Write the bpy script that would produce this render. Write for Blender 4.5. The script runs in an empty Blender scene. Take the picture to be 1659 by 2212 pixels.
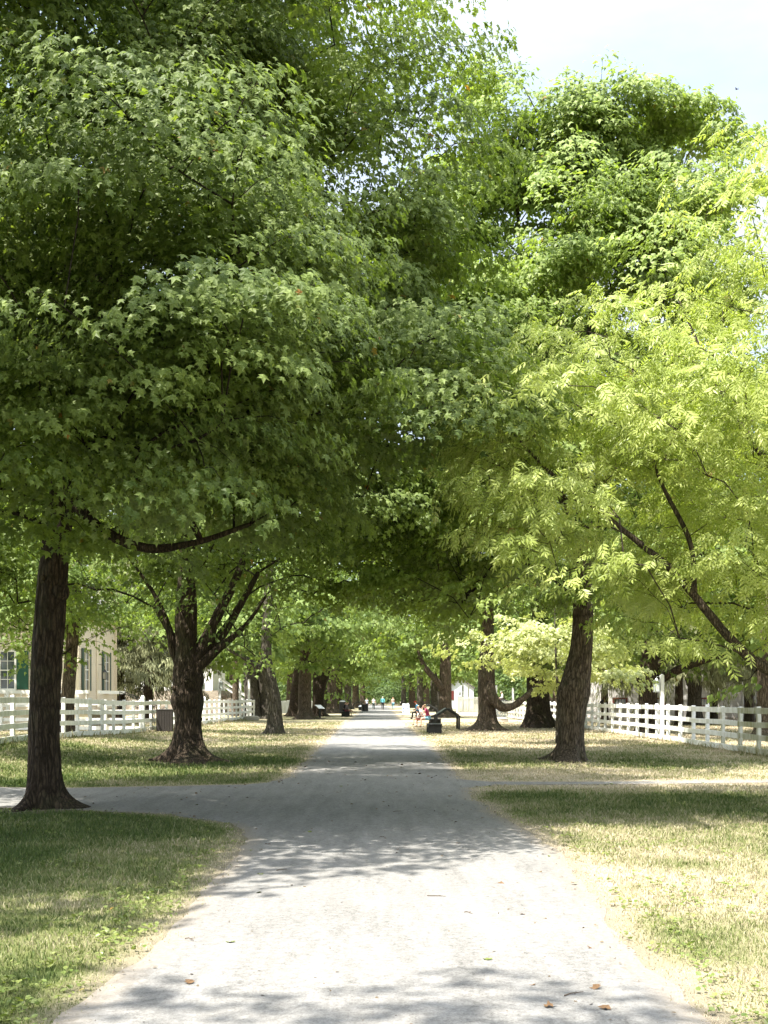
import bpy, math, random
import numpy as np
from mathutils import Vector, Matrix

R = math.radians
scene = bpy.context.scene
COL = scene.collection
F = 2389.0            # focal length in units of a 1659-wide picture
CX, HY, CH = 815.0, 1507.0, 1.67

# ------------------------------------------------------------------ helpers
def tag(o, label=None, cat=None, group=None, kind=None):
    if label: o['label'] = label
    if cat: o['category'] = cat
    if group: o['group'] = group
    if kind: o['kind'] = kind
    return o

def empty(name, loc, rz=0.0):
    o = bpy.data.objects.new(name, None)
    o.empty_display_size = 0.2
    COL.objects.link(o)
    o.location = loc
    o.rotation_euler = (0, 0, rz)
    return o

def thing(name, label, cat, loc, rz=0.0, group=None):
    return tag(empty(name, loc, rz), label, cat, group)

def hash3(i):
    i = i.astype(np.int64)
    h = (i[..., 0] * 374761393 + i[..., 1] * 668265263 + i[..., 2] * 1274126177) & 0xffffffff
    h = ((h ^ (h >> 13)) * 1274126177) & 0xffffffff
    h = (h ^ (h >> 16)) & 0xffffffff
    return h / 4294967295.0

def vnoise(p):
    p = np.asarray(p, float)
    i = np.floor(p); f = p - i
    f = f * f * (3 - 2 * f)
    out = 0
    for dx in (0, 1):
        for dy in (0, 1):
            for dz in (0, 1):
                w = (f[..., 0] if dx else 1 - f[..., 0]) * (f[..., 1] if dy else 1 - f[..., 1]) * (f[..., 2] if dz else 1 - f[..., 2])
                out = out + w * hash3(i + np.array([dx, dy, dz]))
    return out

def noise2(x, y, s, seed=0.0):
    x = np.asarray(x, float); y = np.asarray(y, float)
    return vnoise(np.stack([x * s, y * s, np.full_like(x * s, seed + .5)], -1))

def sstep(a, b, x):
    t = np.clip((np.asarray(x, float) - a) / (b - a), 0, 1)
    return t * t * (3 - 2 * t)

def norm(v):
    return v / np.maximum(np.linalg.norm(v, axis=-1, keepdims=True), 1e-9)

def np_mesh(name, V, faces, attrs=None, mat=None, smooth=False, matidx=None):
    """faces: list of int arrays (n, k)"""
    me = bpy.data.meshes.new(name)
    V = np.asarray(V, np.float32)
    faces = [np.asarray(f, np.int32) for f in faces if len(f)]
    nl = sum(f.size for f in faces); nf = sum(len(f) for f in faces)
    me.vertices.add(len(V)); me.vertices.foreach_set('co', V.ravel())
    me.loops.add(nl); me.polygons.add(nf)
    me.loops.foreach_set('vertex_index', np.concatenate([f.ravel() for f in faces]))
    tot = np.concatenate([np.full(len(f), f.shape[1], np.int32) for f in faces])
    st = np.concatenate([[0], np.cumsum(tot)[:-1]]).astype(np.int32)
    me.polygons.foreach_set('loop_start', st)
    me.polygons.foreach_set('use_smooth', np.full(nf, smooth, bool))
    if matidx is not None:
        me.polygons.foreach_set('material_index', np.asarray(matidx, np.int32))
    for k, a in (attrs or {}).items():
        at = me.attributes.new(k, 'FLOAT', 'POINT')
        at.data.foreach_set('value', np.asarray(a, np.float32))
    for m in (mat if isinstance(mat, (list, tuple)) else [mat]):
        if m: me.materials.append(m)
    me.update(calc_edges=True)
    me.validate()
    return me

def link(name, me, parent=None, loc=None):
    o = bpy.data.objects.new(name, me)
    COL.objects.link(o)
    if parent: o.parent = parent
    if loc is not None: o.location = loc
    return o

class MB:
    """collects boxes, prisms and tubes; build() links ONE mesh object"""
    def __init__(s): s.V = []; s.Q = []; s.T = []; s.G = []; s.n = 0
    def add(s, V, quads=(), tris=(), ngons=()):
        V = np.asarray(V, float).reshape(-1, 3)
        if len(quads): s.Q.append(np.asarray(quads, int) + s.n)
        if len(tris): s.T.append(np.asarray(tris, int) + s.n)
        for g in ngons: s.G.append(np.asarray(g, int)[None] + s.n)
        s.V.append(V); s.n += len(V)
        return s
    def box(s, c, d, rx=0, ry=0, rz=0):
        x, y, z = [k / 2 for k in d]
        V = np.array([(i, j, k) for i in (-x, x) for j in (-y, y) for k in (-z, z)])
        M = np.array(Matrix.Rotation(rz, 3, 'Z') @ Matrix.Rotation(ry, 3, 'Y') @ Matrix.Rotation(rx, 3, 'X'))
        V = V @ M.T + np.array(c)
        return s.add(V, [(0, 1, 3, 2), (4, 6, 7, 5), (0, 4, 5, 1), (2, 3, 7, 6), (0, 2, 6, 4), (1, 5, 7, 3)])
    def prism(s, poly, axis, a, b):
        """extrude a 2-D polygon: axis 'y' -> poly in xz, 'x' -> poly in yz, 'z' -> poly in xy"""
        def P(u, v, w):
            return {'y': (u, w, v), 'x': (w, u, v), 'z': (u, v, w)}[axis]
        n = len(poly)
        V = [P(u, v, a) for u, v in poly] + [P(u, v, b) for u, v in poly]
        return s.add(V, [(i, (i + 1) % n, n + (i + 1) % n, n + i) for i in range(n)],
                     ngons=[list(range(n))[::-1], list(range(n, 2 * n))])
    def tube(s, pts, rad, seg=8, cap=True):
        V, Q = tube_arrays(pts, rad, seg)
        n = len(pts)
        return s.add(V, Q, ngons=[list(range(seg))[::-1], list(range((n - 1) * seg, n * seg))] if cap else [])
    def build(s, name, mat, parent=None, smooth=False, loc=None, bevel=0):
        faces = [np.concatenate(s.Q)] if s.Q else []
        if s.T: faces.append(np.concatenate(s.T))
        faces += s.G
        me = np_mesh(name, np.concatenate(s.V), faces, mat=mat, smooth=smooth)
        o = link(name, me, parent, loc)
        if bevel:
            m = o.modifiers.new('bevel', 'BEVEL'); m.width = bevel; m.segments = 2; m.limit_method = 'ANGLE'
        return o

def tube_arrays(pts, rad, seg):
    P = np.asarray(pts, float); rad = np.asarray(rad, float)
    n = len(P)
    T = np.gradient(P, axis=0) if n > 2 else np.repeat((P[1] - P[0])[None], n, 0)
    T = norm(T)
    up = np.array([0, 0, 1.0]) if abs(T[0, 2]) < .9 else np.array([1.0, 0, 0])
    X = np.empty_like(P)
    x = np.cross(up, T[0]); x /= np.linalg.norm(x) + 1e-9
    for i in range(n):
        x = x - T[i] * (x @ T[i]); x /= np.linalg.norm(x) + 1e-9
        X[i] = x
    Y = np.cross(T, X)
    a = np.arange(seg) / seg * 2 * math.pi
    V = P[:, None] + rad[:, None, None] * (np.cos(a)[None, :, None] * X[:, None] + np.sin(a)[None, :, None] * Y[:, None])
    i, j = np.meshgrid(np.arange(n - 1), np.arange(seg), indexing='ij')
    j2 = (j + 1) % seg
    Q = np.stack([i * seg + j, i * seg + j2, (i + 1) * seg + j2, (i + 1) * seg + j], -1).reshape(-1, 4)
    return V.reshape(-1, 3), Q

def catmull(pts, n):
    P = np.asarray(pts, float)
    P = np.vstack([2 * P[0] - P[1], P, 2 * P[-1] - P[-2]])
    out = []
    m = len(P) - 3
    for u in np.linspace(0, m - 1e-6, n):
        i = int(u); t = u - i
        a, b, c, d = P[i:i + 4]
        out.append(.5 * (2 * b + (c - a) * t + (2 * a - 5 * b + 4 * c - d) * t * t + (3 * b - a - 3 * c + d) * t ** 3))
    return np.array(out)

# ------------------------------------------------------------------ materials
class NT:
    def __init__(s, name):
        s.m = bpy.data.materials.new(name); s.m.use_nodes = True
        s.t = s.m.node_tree; s.t.nodes.clear()
        s.out = s.t.nodes.new('ShaderNodeOutputMaterial')
    def n(s, typ, ins=None, **kw):
        nd = s.t.nodes.new('ShaderNode' + typ)
        for k, v in kw.items(): setattr(nd, k, v)
        for k, v in (ins or {}).items():
            i = nd.inputs[k]
            if hasattr(v, 'is_output'): s.t.links.new(v, i)
            else: i.default_value = v
        return nd
    def ramp(s, fac, stops, interp='LINEAR'):
        nd = s.t.nodes.new('ShaderNodeValToRGB'); nd.color_ramp.interpolation = interp
        e = nd.color_ramp.elements
        while len(e) < len(stops): e.new(.5)
        for k, (p, c) in zip(e, stops):
            k.position = p; k.color = tuple(c) + (1,) if len(c) == 3 else c
        s.t.links.new(fac, nd.inputs[0])
        return nd.outputs[0]
    def mix(s, fac, a, b, typ='MIX'):
        nd = s.t.nodes.new('ShaderNodeMix'); nd.data_type = 'RGBA'; nd.blend_type = typ
        for k, v in ((0, fac), (6, a), (7, b)):
            if hasattr(v, 'is_output'): s.t.links.new(v, nd.inputs[k])
            else: nd.inputs[k].default_value = (tuple(v) + (1,)) if isinstance(v, tuple) and len(v) == 3 else v
        return nd.outputs[2]
    def math(s, op, a, b=0.0):
        nd = s.t.nodes.new('ShaderNodeMath'); nd.operation = op
        for k, v in ((0, a), (1, b)):
            if hasattr(v, 'is_output'): s.t.links.new(v, nd.inputs[k])
            else: nd.inputs[k].default_value = v
        return nd.outputs[0]
    def attr(s, name): return s.n('Attribute', attribute_name=name).outputs['Fac']
    def noise(s, scale, detail=4, rough=.55, vec=None, scl=None):
        if vec is None: vec = s.n('TexCoord').outputs['Object']
        if scl: vec = s.n('Mapping', {'Vector': vec, 'Scale': scl}).outputs[0]
        return s.n('TexNoise', {'Vector': vec, 'Scale': scale, 'Detail': detail, 'Roughness': rough}).outputs['Fac']
    def bump(s, h, strength=.5, dist=.02):
        return s.n('Bump', {'Height': h, 'Strength': strength, 'Distance': dist}).outputs[0]
    def principled(s, col, rough=.7, normal=None, spec=.3, **kw):
        ins = {'Base Color': col if hasattr(col, 'is_output') else tuple(col) + (1,), 'Roughness': rough, 'Specular IOR Level': spec}
        if normal is not None: ins['Normal'] = normal
        ins.update(kw)
        b = s.n('BsdfPrincipled', ins)
        return b.outputs[0]
    def done(s, sh):
        s.t.links.new(sh, s.out.inputs[0]); return s.m

def leaf_mat(name, lo, hi, back, trans=.42, glow=(1.25, 1.35, .45), gloss=.42, spec=.5):
    t = NT(name)
    v = t.attr('v'); c = t.attr('cl')
    f = t.math('ADD', t.math('MULTIPLY', v, .55), t.math('MULTIPLY', c, .45))
    mid = tuple((a + b) / 2 for a, b in zip(lo, hi))
    col = t.ramp(f, [(0.05, lo), (.5, mid), (.95, hi)])
    odd = t.ramp(v, [(.9986, (0, 0, 0)), (.9989, (1, 1, 1))])
    col = t.mix(odd, col, (.30, .13, .03))
    bf = t.n('NewGeometry').outputs['Backfacing']
    col2 = t.mix(bf, col, t.mix(.6, col, back))
    p = t.principled(col2, gloss, spec=spec)
    tr = t.n('BsdfTranslucent', {'Color': t.mix(1.0, col, glow, 'MULTIPLY')}).outputs[0]
    return t.done(t.n('MixShader', {0: trans, 1: p, 2: tr}).outputs[0])

def bark_mat(name, dark, light, moss=.35, scale=1.0):
    t = NT(name)
    obj = t.n('TexCoord').outputs['Object']
    warp = t.n('TexNoise', {'Vector': obj, 'Scale': 3.0, 'Detail': 3.0}).outputs['Color']
    vec = t.n('VectorMath', {0: obj, 1: t.n('VectorMath', {0: warp, 'Scale': .12}, operation='SCALE').outputs[0]}, operation='ADD').outputs[0]
    st = t.n('Mapping', {'Vector': vec, 'Scale': (11 * scale, 11 * scale, 1.6 * scale)}).outputs[0]
    vor = t.n('TexVoronoi', {'Vector': st, 'Scale': 1.6}, feature='DISTANCE_TO_EDGE').outputs['Distance']
    fur = t.ramp(vor, [(0.0, (0, 0, 0)), (.22, (1, 1, 1))])
    fine = t.noise(9.0, 6, .7, vec=obj, scl=(3, 3, 1))
    col = t.ramp(fine, [(.3, dark), (.7, light)])
    col = t.mix(fur, t.mix(.72, col, (.012, .009, .007)), col)
    big = t.noise(1.7, 4, .6, vec=obj)
    col = t.mix(t.ramp(big, [(.52, (0, 0, 0)), (.72, (moss,) * 3)]), col, (.085, .095, .045))
    h = t.math('ADD', t.math('MULTIPLY', fur, .8), t.math('MULTIPLY', fine, .45))
    return t.done(t.principled(col, .92, t.bump(h, .9, .03), .15))

def plain(name, col, rough=.6, var=.12, scale=6.0, bump=.15, spec=.3, metal=0.0):
    t = NT(name)
    n = t.noise(scale, 5, .6)
    c = t.mix(n, tuple(k * (1 - var) for k in col), tuple(min(1, k * (1 + var)) for k in col))
    return t.done(t.principled(c, rough, t.bump(t.noise(scale * 9, 3), bump, .004), spec, Metallic=metal))

def fence_mat(name, moss):
    t = NT(name)
    obj = t.n('TexCoord').outputs['Object']
    n1 = t.noise(2.2, 5, .6, vec=obj, scl=(1, 2.2, .45))
    n2 = t.noise(30, 4, .7, vec=obj, scl=(1, 1, .12))
    base = t.mix(n2, (.70, .70, .68), (.86, .86, .84))
    k = t.math('ADD', t.math('MULTIPLY', n1, .75), t.math('MULTIPLY', n2, .4))
    f = t.ramp(k, [(.62 - moss * .3, (0, 0, 0)), (.9 - moss * .22, (moss,) * 3)])
    col = t.mix(f, base, (.26, .25, .11))
    return t.done(t.principled(col, .65, t.bump(n2, .25, .004), .3))

M = {}
M['maple'] = leaf_mat('maple_leaf', (.064, .102, .020), (.258, .325, .100), (.25, .31, .14), .44, (1.29, 1.38, .40), .55, .3)
M['maple_b'] = leaf_mat('far_maple_leaf', (.092, .148, .032), (.275, .360, .110), (.28, .32, .16), .45, (1.25, 1.3, .45), .55, .3)
M['maple_c'] = leaf_mat('light_maple_leaf', (.115, .172, .036), (.325, .400, .120), (.30, .34, .17), .45, (1.2, 1.3, .45), .5, .3)
M['young'] = leaf_mat('young_maple_leaf', (.27, .31, .11), (.52, .54, .25), (.36, .38, .2), .42, (1.15, 1.2, .55), .36, .5)
M['ash'] = leaf_mat('ash_leaf', (.24, .30, .055), (.51, .555, .20), (.42, .45, .23), .46, (1.12, 1.22, .48), .45, .4)
M['spruce'] = leaf_mat('spruce_needles', (.15, .165, .085), (.33, .34, .18), (.16, .17, .10), .2, (1, 1, .7), .6, .3)
M['wood_far'] = leaf_mat('woodland_leaf', (.05, .09, .03), (.16, .22, .07), (.12, .15, .07), .4, (1.25, 1.3, .45), .6, .25)
M['bark'] = bark_mat('maple_bark', (.024, .018, .012), (.105, .077, .053), .3)
M['bark_b'] = bark_mat('old_maple_bark', (.05, .038, .027), (.23, .178, .13), .4, .8)
M['bark_grey'] = bark_mat('grey_bark', (.05, .044, .036), (.17, .15, .12), .25, .8)
M['branch'] = bark_mat('branch_bark', (.022, .017, .013), (.075, .058, .042), .2, 2.0)
M['ash_branch'] = bark_mat('ash_bark', (.045, .036, .026), (.16, .125, .09), .25, 2.0)

# ------------------------------------------------------------------ ground shape and path outline
LE = np.array([(-8, -1.9), (3, -1.8), (5.9, -1.68), (8, -1.50), (11.6, -1.52), (13.3, -1.62), (14.6, -1.9), (15.6, -2.9), (20.9, -2.9), (21.6, -2.2), (23, -1.9), (40, -1.93), (63, -2.1), (100, -2.0), (150, -2.1), (400, -2.1)])
RE = np.array([(-8, 2.0), (3, 1.75), (5.9, 1.70), (8, 1.74), (11.6, 1.95), (14, 1.86), (16.3, 1.70), (18.5, 1.58), (20.4, 1.62), (20.95, 2.1), (21.95, 2.1), (22.6, 1.74), (26, 1.76), (40, 1.84), (63, 1.72), (100, 1.75), (150, 1.9), (400, 1.9)])
def left_edge(y):
    y = np.asarray(y, float)
    return np.interp(y, LE[:, 0], LE[:, 1]) + .16 * (noise2(y, y * 0, 1.1, 3) - .5) + .10 * (noise2(y, y * 0, 4.3, 5) - .5)
def right_edge(y):
    y = np.asarray(y, float)
    return np.interp(y, RE[:, 0], RE[:, 1]) + .16 * (noise2(y, y * 0, 1.0, 7) - .5) + .10 * (noise2(y, y * 0, 4.1, 9) - .5)
def cross_lo(x):
    x = np.asarray(x, float)
    a = np.interp(x, [-40, -5.7, -1.9, 0], [19.5, 16.75, 15.4, 15.3]) + .14 * (noise2(x, x * 0, 1.3, 11) - .5) + .06 * (noise2(x, x * 0, 5, 12) - .5)
    b = np.interp(x, [0, 1.7, 7.5, 12, 40], [21.0, 21.0, 21.6, 22.0, 25]) + .10 * (noise2(x, x * 0, 1.3, 13) - .5) + .08 * (noise2(x, x * 0, 5, 14) - .5)
    return np.where(x < 0, a, b)
def cross_hi(x):
    x = np.asarray(x, float)
    a = np.interp(x, [-40, -5.7, -1.9, 0], [24.5, 20.35, 21.4, 21.5]) + .14 * (noise2(x, x * 0, 1.3, 15) - .5) + .06 * (noise2(x, x * 0, 5, 16) - .5)
    b = np.interp(x, [0, 1.7, 7.5, 12, 40], [21.9, 21.9, 22.25, 22.6, 25.6]) + .10 * (noise2(x, x * 0, 1.3, 17) - .5) + .08 * (noise2(x, x * 0, 5, 18) - .5)
    return np.where(x < 0, a, b)
def path_dist(x, y):
    """>0 outside every path, <0 on a path"""
    d1 = np.maximum(left_edge(y) - x, x - right_edge(y))
    d2 = np.maximum(cross_lo(x) - y, y - cross_hi(x))
    return np.minimum(d1, d2)
def hgt(x, y):
    x = np.asarray(x, float); y = np.asarray(y, float)
    h = .30 * sstep(6.5, 10.0, -x) * (1 - .55 * sstep(34, 48, y)) * sstep(14, 26, y)
    h = h + .05 * (noise2(x, y, .27, 21) - .5) * sstep(2.2, 4.5, np.abs(x))
    h = h + 1.2 * sstep(30, 80, np.abs(x)) + 2.0 * sstep(260, 500, y)
    return h
TRUNKS = [(98, 16.8, .34), (405, 28.9, .62), (595, 51, .45), (1230, 29.3, .52), (1052, 56, .8), (1163, 61, 1.1), (658, 86, .9), (560, 84, 1.4), (143, 40.5, .45), (962, 93, .9)]
def trunk_dist(x, y):
    d = np.full(np.shape(x), 50.0)
    for px, D, r in TRUNKS: d = np.minimum(d, np.hypot(x - (px - CX) / F * D, (y - D) * .8) - r)
    return d
def dry_and_shade(x, y):
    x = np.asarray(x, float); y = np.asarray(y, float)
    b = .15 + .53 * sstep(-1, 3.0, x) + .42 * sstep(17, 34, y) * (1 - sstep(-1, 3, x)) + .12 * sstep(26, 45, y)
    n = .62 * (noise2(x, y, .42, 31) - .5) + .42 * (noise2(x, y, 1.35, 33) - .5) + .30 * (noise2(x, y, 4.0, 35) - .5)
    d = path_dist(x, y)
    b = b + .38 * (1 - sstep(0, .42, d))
    # tree shade painted into the turf colour as greener, darker bands
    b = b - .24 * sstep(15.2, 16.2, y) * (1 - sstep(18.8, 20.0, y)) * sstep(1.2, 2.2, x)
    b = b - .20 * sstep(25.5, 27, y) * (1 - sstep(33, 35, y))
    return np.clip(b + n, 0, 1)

def axis(parts):
    out = []
    for a, b, n in parts: out.append(np.linspace(a, b, n, endpoint=False))
    return np.concatenate(out + [[parts[-1][1]]])
def build_ground():
    xs = axis([(-900, -120, 8), (-120, -16, 24), (-16, 16, 130), (16, 120, 24), (120, 900, 8)])
    ys = axis([(-60, -3, 16), (-3, 34, 160), (34, 90, 110), (90, 260, 80), (260, 1500, 20)])
    X, Y = np.meshgrid(xs, ys)
    Z = hgt(X, Y)
    d = np.minimum(path_dist(X, Y), trunk_dist(X, Y) * .55)
    V = np.stack([X, Y, Z], -1).reshape(-1, 3)
    nx = len(xs); i, j = np.meshgrid(np.arange(len(ys) - 1), np.arange(nx - 1), indexing='ij')
    Q = np.stack([i * nx + j, i * nx + j + 1, (i + 1) * nx + j + 1, (i + 1) * nx + j], -1).reshape(-1, 4)
    t = NT('lawn_turf')
    obj = t.n('TexCoord').outputs['Object']
    dry = t.attr('dry'); edge = t.attr('edge')  # dry holds real dryness plus the painted shade bands
    n1 = t.noise(5.0, 6, .65, vec=obj); n2 = t.noise(60.0, 4, .7, vec=obj)
    k = t.math('ADD', dry, t.math('ADD', t.math('MULTIPLY', t.math('SUBTRACT', n1, .5), .5), t.math('MULTIPLY', t.math('SUBTRACT', n2, .5), .55)))
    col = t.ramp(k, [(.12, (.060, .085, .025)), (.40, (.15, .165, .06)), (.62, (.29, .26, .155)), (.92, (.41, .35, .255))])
    soil = t.mix(n2, (.15, .125, .09), (.30, .26, .20))
    e = t.math('ADD', edge, t.math('MULTIPLY', t.math('SUBTRACT', n1, .5), .3))
    col = t.mix(t.ramp(e, [(.0, (.8, .8, .8)), (.24, (0, 0, 0))]), col, soil)
    mat = t.done(t.principled(col, .95, t.bump(t.math('ADD', n2, n1), .8, .03), .1))
    me = np_mesh('lawn', V, [Q], {'dry': dry_and_shade(X, Y).ravel(), 'edge': np.clip(d, 0, 3).ravel()}, mat, True)
    tag(link('lawn', me), kind='structure')

def build_paths():
    t = NT('gravel')
    obj = t.n('TexCoord').outputs['Object']
    n1 = t.noise(.7, 6, .6, vec=obj); n2 = t.noise(22, 6, .8, vec=obj); n3 = t.noise(75, 3, .75, vec=obj)
    streak = t.noise(2.4, 5, .65, vec=obj, scl=(1.8, .22, 1))
    k = t.math('ADD', t.math('MULTIPLY', n2, .75), t.math('ADD', t.math('MULTIPLY', n3, .55), t.math('MULTIPLY', streak, .35)))
    col = t.ramp(k, [(.58, (.055, .053, .049)), (.76, (.165, .160, .150)), (1.0, (.275, .268, .256))])
    col = t.mix(t.ramp(n1, [(.45, (0, 0, 0)), (.75, (.30,) * 3)]), col, (.28, .265, .24))
    spk = t.n('TexVoronoi', {'Vector': obj, 'Scale': 34.0, 'Randomness': 1.0}).outputs['Distance']
    col = t.mix(t.ramp(spk, [(.06, (.8, .8, .8)), (.16, (0, 0, 0))]), col, (.10, .094, .085))
    ed = t.attr('edge')
    col = t.mix(t.ramp(t.math('ADD', ed, t.math('MULTIPLY', n2, .2)), [(.06, (.7,) * 3), (.34, (0, 0, 0))]), col, (.27, .225, .17))
    mat = t.done(t.principled(col, .95, t.bump(t.math('ADD', n2, t.math('MULTIPLY', n3, .6)), .65, .012), .15))
    ys = axis([(-8, 26, 280), (26, 70, 150), (70, 150, 120), (150, 400, 60)])
    u = np.linspace(0, 1, 17)
    L, Rr = left_edge(ys), right_edge(ys)
    X = L[:, None] + (Rr - L)[:, None] * u[None]; Y = np.repeat(ys[:, None], 17, 1)
    Z = hgt(X, Y) + .016 - .012 * (np.abs(2 * u - 1) ** 6)[None]
    def grid(name, X, Y, Z, ed):
        a, b = X.shape
        i, j = np.meshgrid(np.arange(a - 1), np.arange(b - 1), indexing='ij')
        Q = np.stack([i * b + j, i * b + j + 1, (i + 1) * b + j + 1, (i + 1) * b + j], -1).reshape(-1, 4)
        me = np_mesh(name, np.stack([X, Y, Z], -1).reshape(-1, 3), [Q], {'edge': ed.ravel()}, mat, True)
        tag(link(name, me), kind='structure')
    e = np.minimum(X - L[:, None], Rr[:, None] - X)
    e = np.where((Y > 14.8) & (Y < 22) & (X < 0) | (Y > 20.9) & (Y < 22) & (X > 0), 1.0, e)
    grid('gravel_path', X, Y, Z, np.clip(e, 0, 1))
    for nm, a, b in (('side_path', -36, -.5), ('side_path', .8, 36)):
        xs = np.linspace(a, b, 150)
        u2 = np.linspace(0, 1, 13)
        lo, hi = cross_lo(xs), cross_hi(xs)
        Y = lo[:, None] + (hi - lo)[:, None] * u2[None]; X = np.repeat(xs[:, None], 13, 1)
        Z = hgt(X, Y) + .008
        e = np.minimum(Y - lo[:, None], hi[:, None] - Y)
        e = np.where(np.abs(X) < 2.0, 1.0, e)
        grid(nm, X[:, ::-1], Y[:, ::-1], Z[:, ::-1], np.clip(e, 0, 1)[:, ::-1])

def build_grass():
    rng = np.random.default_rng(5)
    N = 460000
    a, b, p = 4.6, 75.0, .72           # pdf of D ~ D^-p
    u = rng.random(N)
    D = (a ** (1 - p) + u * (b ** (1 - p) - a ** (1 - p))) ** (1 / (1 - p))
    X = (rng.random(N) * 2 - 1) * (.375 * D + .7)
    d = path_dist(X, D)
    keep = rng.random(N) < (.9 * sstep(-.22, .20, d + .22 * (noise2(X, D, 3.1, 43) - .5)) ** 1.5 + .1 * (d > 0))
    keep &= rng.random(N) < .12 + .88 * sstep(.0, .75, trunk_dist(X, D) + .5 * (noise2(X, D, 1.9, 45) - .5))
    X, D, d = X[keep], D[keep], d[keep]
    nf = 5200                                  # longer uncut grass along the fences
    fy = 29 + 60 * rng.random(nf) ** 1.6
    fx = np.where(rng.random(nf) < .5, 10.9, np.interp(fy, [27.4, 48, 62, 84], [-10.75, -10.3, -9.9, -9.15])) + rng.normal(0, .10, nf)
    X = np.r_[X, fx]; D = np.r_[D, fy]; d = np.r_[d, np.full(nf, 2.0)]
    tall = np.r_[np.ones(len(X) - nf), np.full(nf, 3.4)]
    N = len(X)
    dry = dry_and_shade(X, D)  # blade tone: real dryness, with the shade bands painted in
    tuft = noise2(X, D, 2.6, 41)
    h = (.022 + .038 * rng.random(N) ** 2) * (.65 + .8 * tuft) * (1.15 - .45 * dry) * np.minimum(1.5, .82 + D / 45) * (.6 + .4 * sstep(0, .5, d)) * tall
    w = .0034 * (.7 + .6 * rng.random(N)) * np.maximum(1, D / 6.5) ** .95
    an = rng.random(N) * 2 * math.pi
    lean = (.15 + .75 * rng.random(N)) * h
    la = rng.random(N) * 2 * math.pi
    z = hgt(X, D) - .004
    B = np.stack([X, D, z], -1)
    side = np.stack([np.cos(an), np.sin(an), np.zeros(N)], -1) * w[:, None]
    ld = np.stack([np.cos(la), np.sin(la), np.zeros(N)], -1)
    mid = B + ld * (lean * .35)[:, None] + np.array([0, 0, 1]) * (h * .6)[:, None]
    tip = B + ld * lean[:, None] + np.array([0, 0, 1]) * h[:, None]
    V = np.stack([B - side, B + side, mid + side * .7, mid - side * .7, tip], 1).reshape(-1, 3)
    k = np.arange(N)[:, None] * 5
    Q = k + np.array([[0, 1, 2, 3]]); T = k + np.array([[3, 2, 4]])
    t = NT('grass_blades')
    v = t.attr('v'); dr = t.attr('dry')
    kk = t.math('ADD', dr, t.math('MULTIPLY', t.math('SUBTRACT', v, .5), .55))
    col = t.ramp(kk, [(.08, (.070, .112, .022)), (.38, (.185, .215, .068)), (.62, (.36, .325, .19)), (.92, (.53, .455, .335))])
    pr = t.principled(col, .55, spec=.35)
    tr = t.n('BsdfTranslucent', {'Color': col}).outputs[0]
    mat = t.done(t.n('MixShader', {0: .3, 1: pr, 2: tr}).outputs[0])
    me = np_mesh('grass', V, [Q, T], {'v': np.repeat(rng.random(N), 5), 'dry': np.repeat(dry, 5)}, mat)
    tag(link('grass', me), 'short mown grass, green to straw coloured, with bands of tree shade painted in as greener blades', 'grass', kind='stuff')
    # low broad-leaved weeds in the turf
    N = 4200
    u = rng.random(N)
    D = 4.8 * (24 / 4.8) ** u
    X = (rng.random(N) * 2 - 1) * (.375 * D + .5)
    d = path_dist(X, D)
    pat = noise2(X, D, 1.1, 51) + .35 * np.exp(-((d - .35) / .3) ** 2)
    keep = (d > .05) & (pat + .35 * rng.random(N) > .86)
    X, D = X[keep], D[keep]; N = len(X)
    m = 6
    X = np.repeat(X, m) + rng.normal(0, .035, N * m); D = np.repeat(D, m) + rng.normal(0, .035, N * m)
    pos = np.stack([X, D, hgt(X, D) + .012 + .03 * rng.random(N * m)], -1)
    a = rng.random(N * m) * 2 * math.pi
    tipd = np.stack([np.cos(a), np.sin(a), .25 + .3 * rng.random(N * m)], -1)
    nrm = np.array([0, 0, 1.0]) + rng.normal(0, .3, (N * m, 3))
    me = leaf_mesh('weeds', pos, tipd, nrm, .016 + .030 * rng.random(N * m), rng.random(N * m), rng.random(N * m), 'round', M['weed'])
    tag(link('weeds', me), 'low round leaved weeds and clover growing in the turf', 'weeds', kind='stuff')

# ------------------------------------------------------------------ leaves
LEAF = {}
def _leaf(name, V, T): LEAF[name] = (np.array(V, float), np.array(T, int))
_o = [(0, 0, .0), (.40, .05, -.10), (.25, .25, .02), (.56, .50, -.13), (.19, .57, .015), (0, 1.0, -.16), (-.19, .57, .015), (-.56, .50, -.13), (-.25, .25, .02), (-.40, .05, -.10)]
_leaf('maple', [(0, .36, .03)] + _o, [(0, i + 1, (i + 1) % 10 + 1) for i in range(10)])
_leaf('maple_mid', [(0, 0, 0), (.50, .30, -.09), (.20, .48, .03), (0, 1.0, -.14), (-.20, .48, .03), (-.50, .30, -.09)], [(0, 1, 2), (0, 2, 4), (2, 3, 4), (0, 4, 5)])
_leaf('maple_far', [(0, 0, 0), (.46, .42, -.10), (0, 1, -.12), (-.46, .42, -.10)], [(0, 1, 2), (0, 2, 3)])
_leaf('needle', [(0, 0, 0), (.10, .5, -.05), (0, 1, -.22), (-.10, .5, -.05)], [(0, 1, 2), (0, 2, 3)])
_leaf('round', [(0, 0, 0), (.34, .3, .05), (.3, .72, .03), (0, 1, -.06), (-.3, .72, .03), (-.34, .3, .05)], [(0, 1, 2), (0, 2, 3), (0, 3, 4), (0, 4, 5)])
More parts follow.
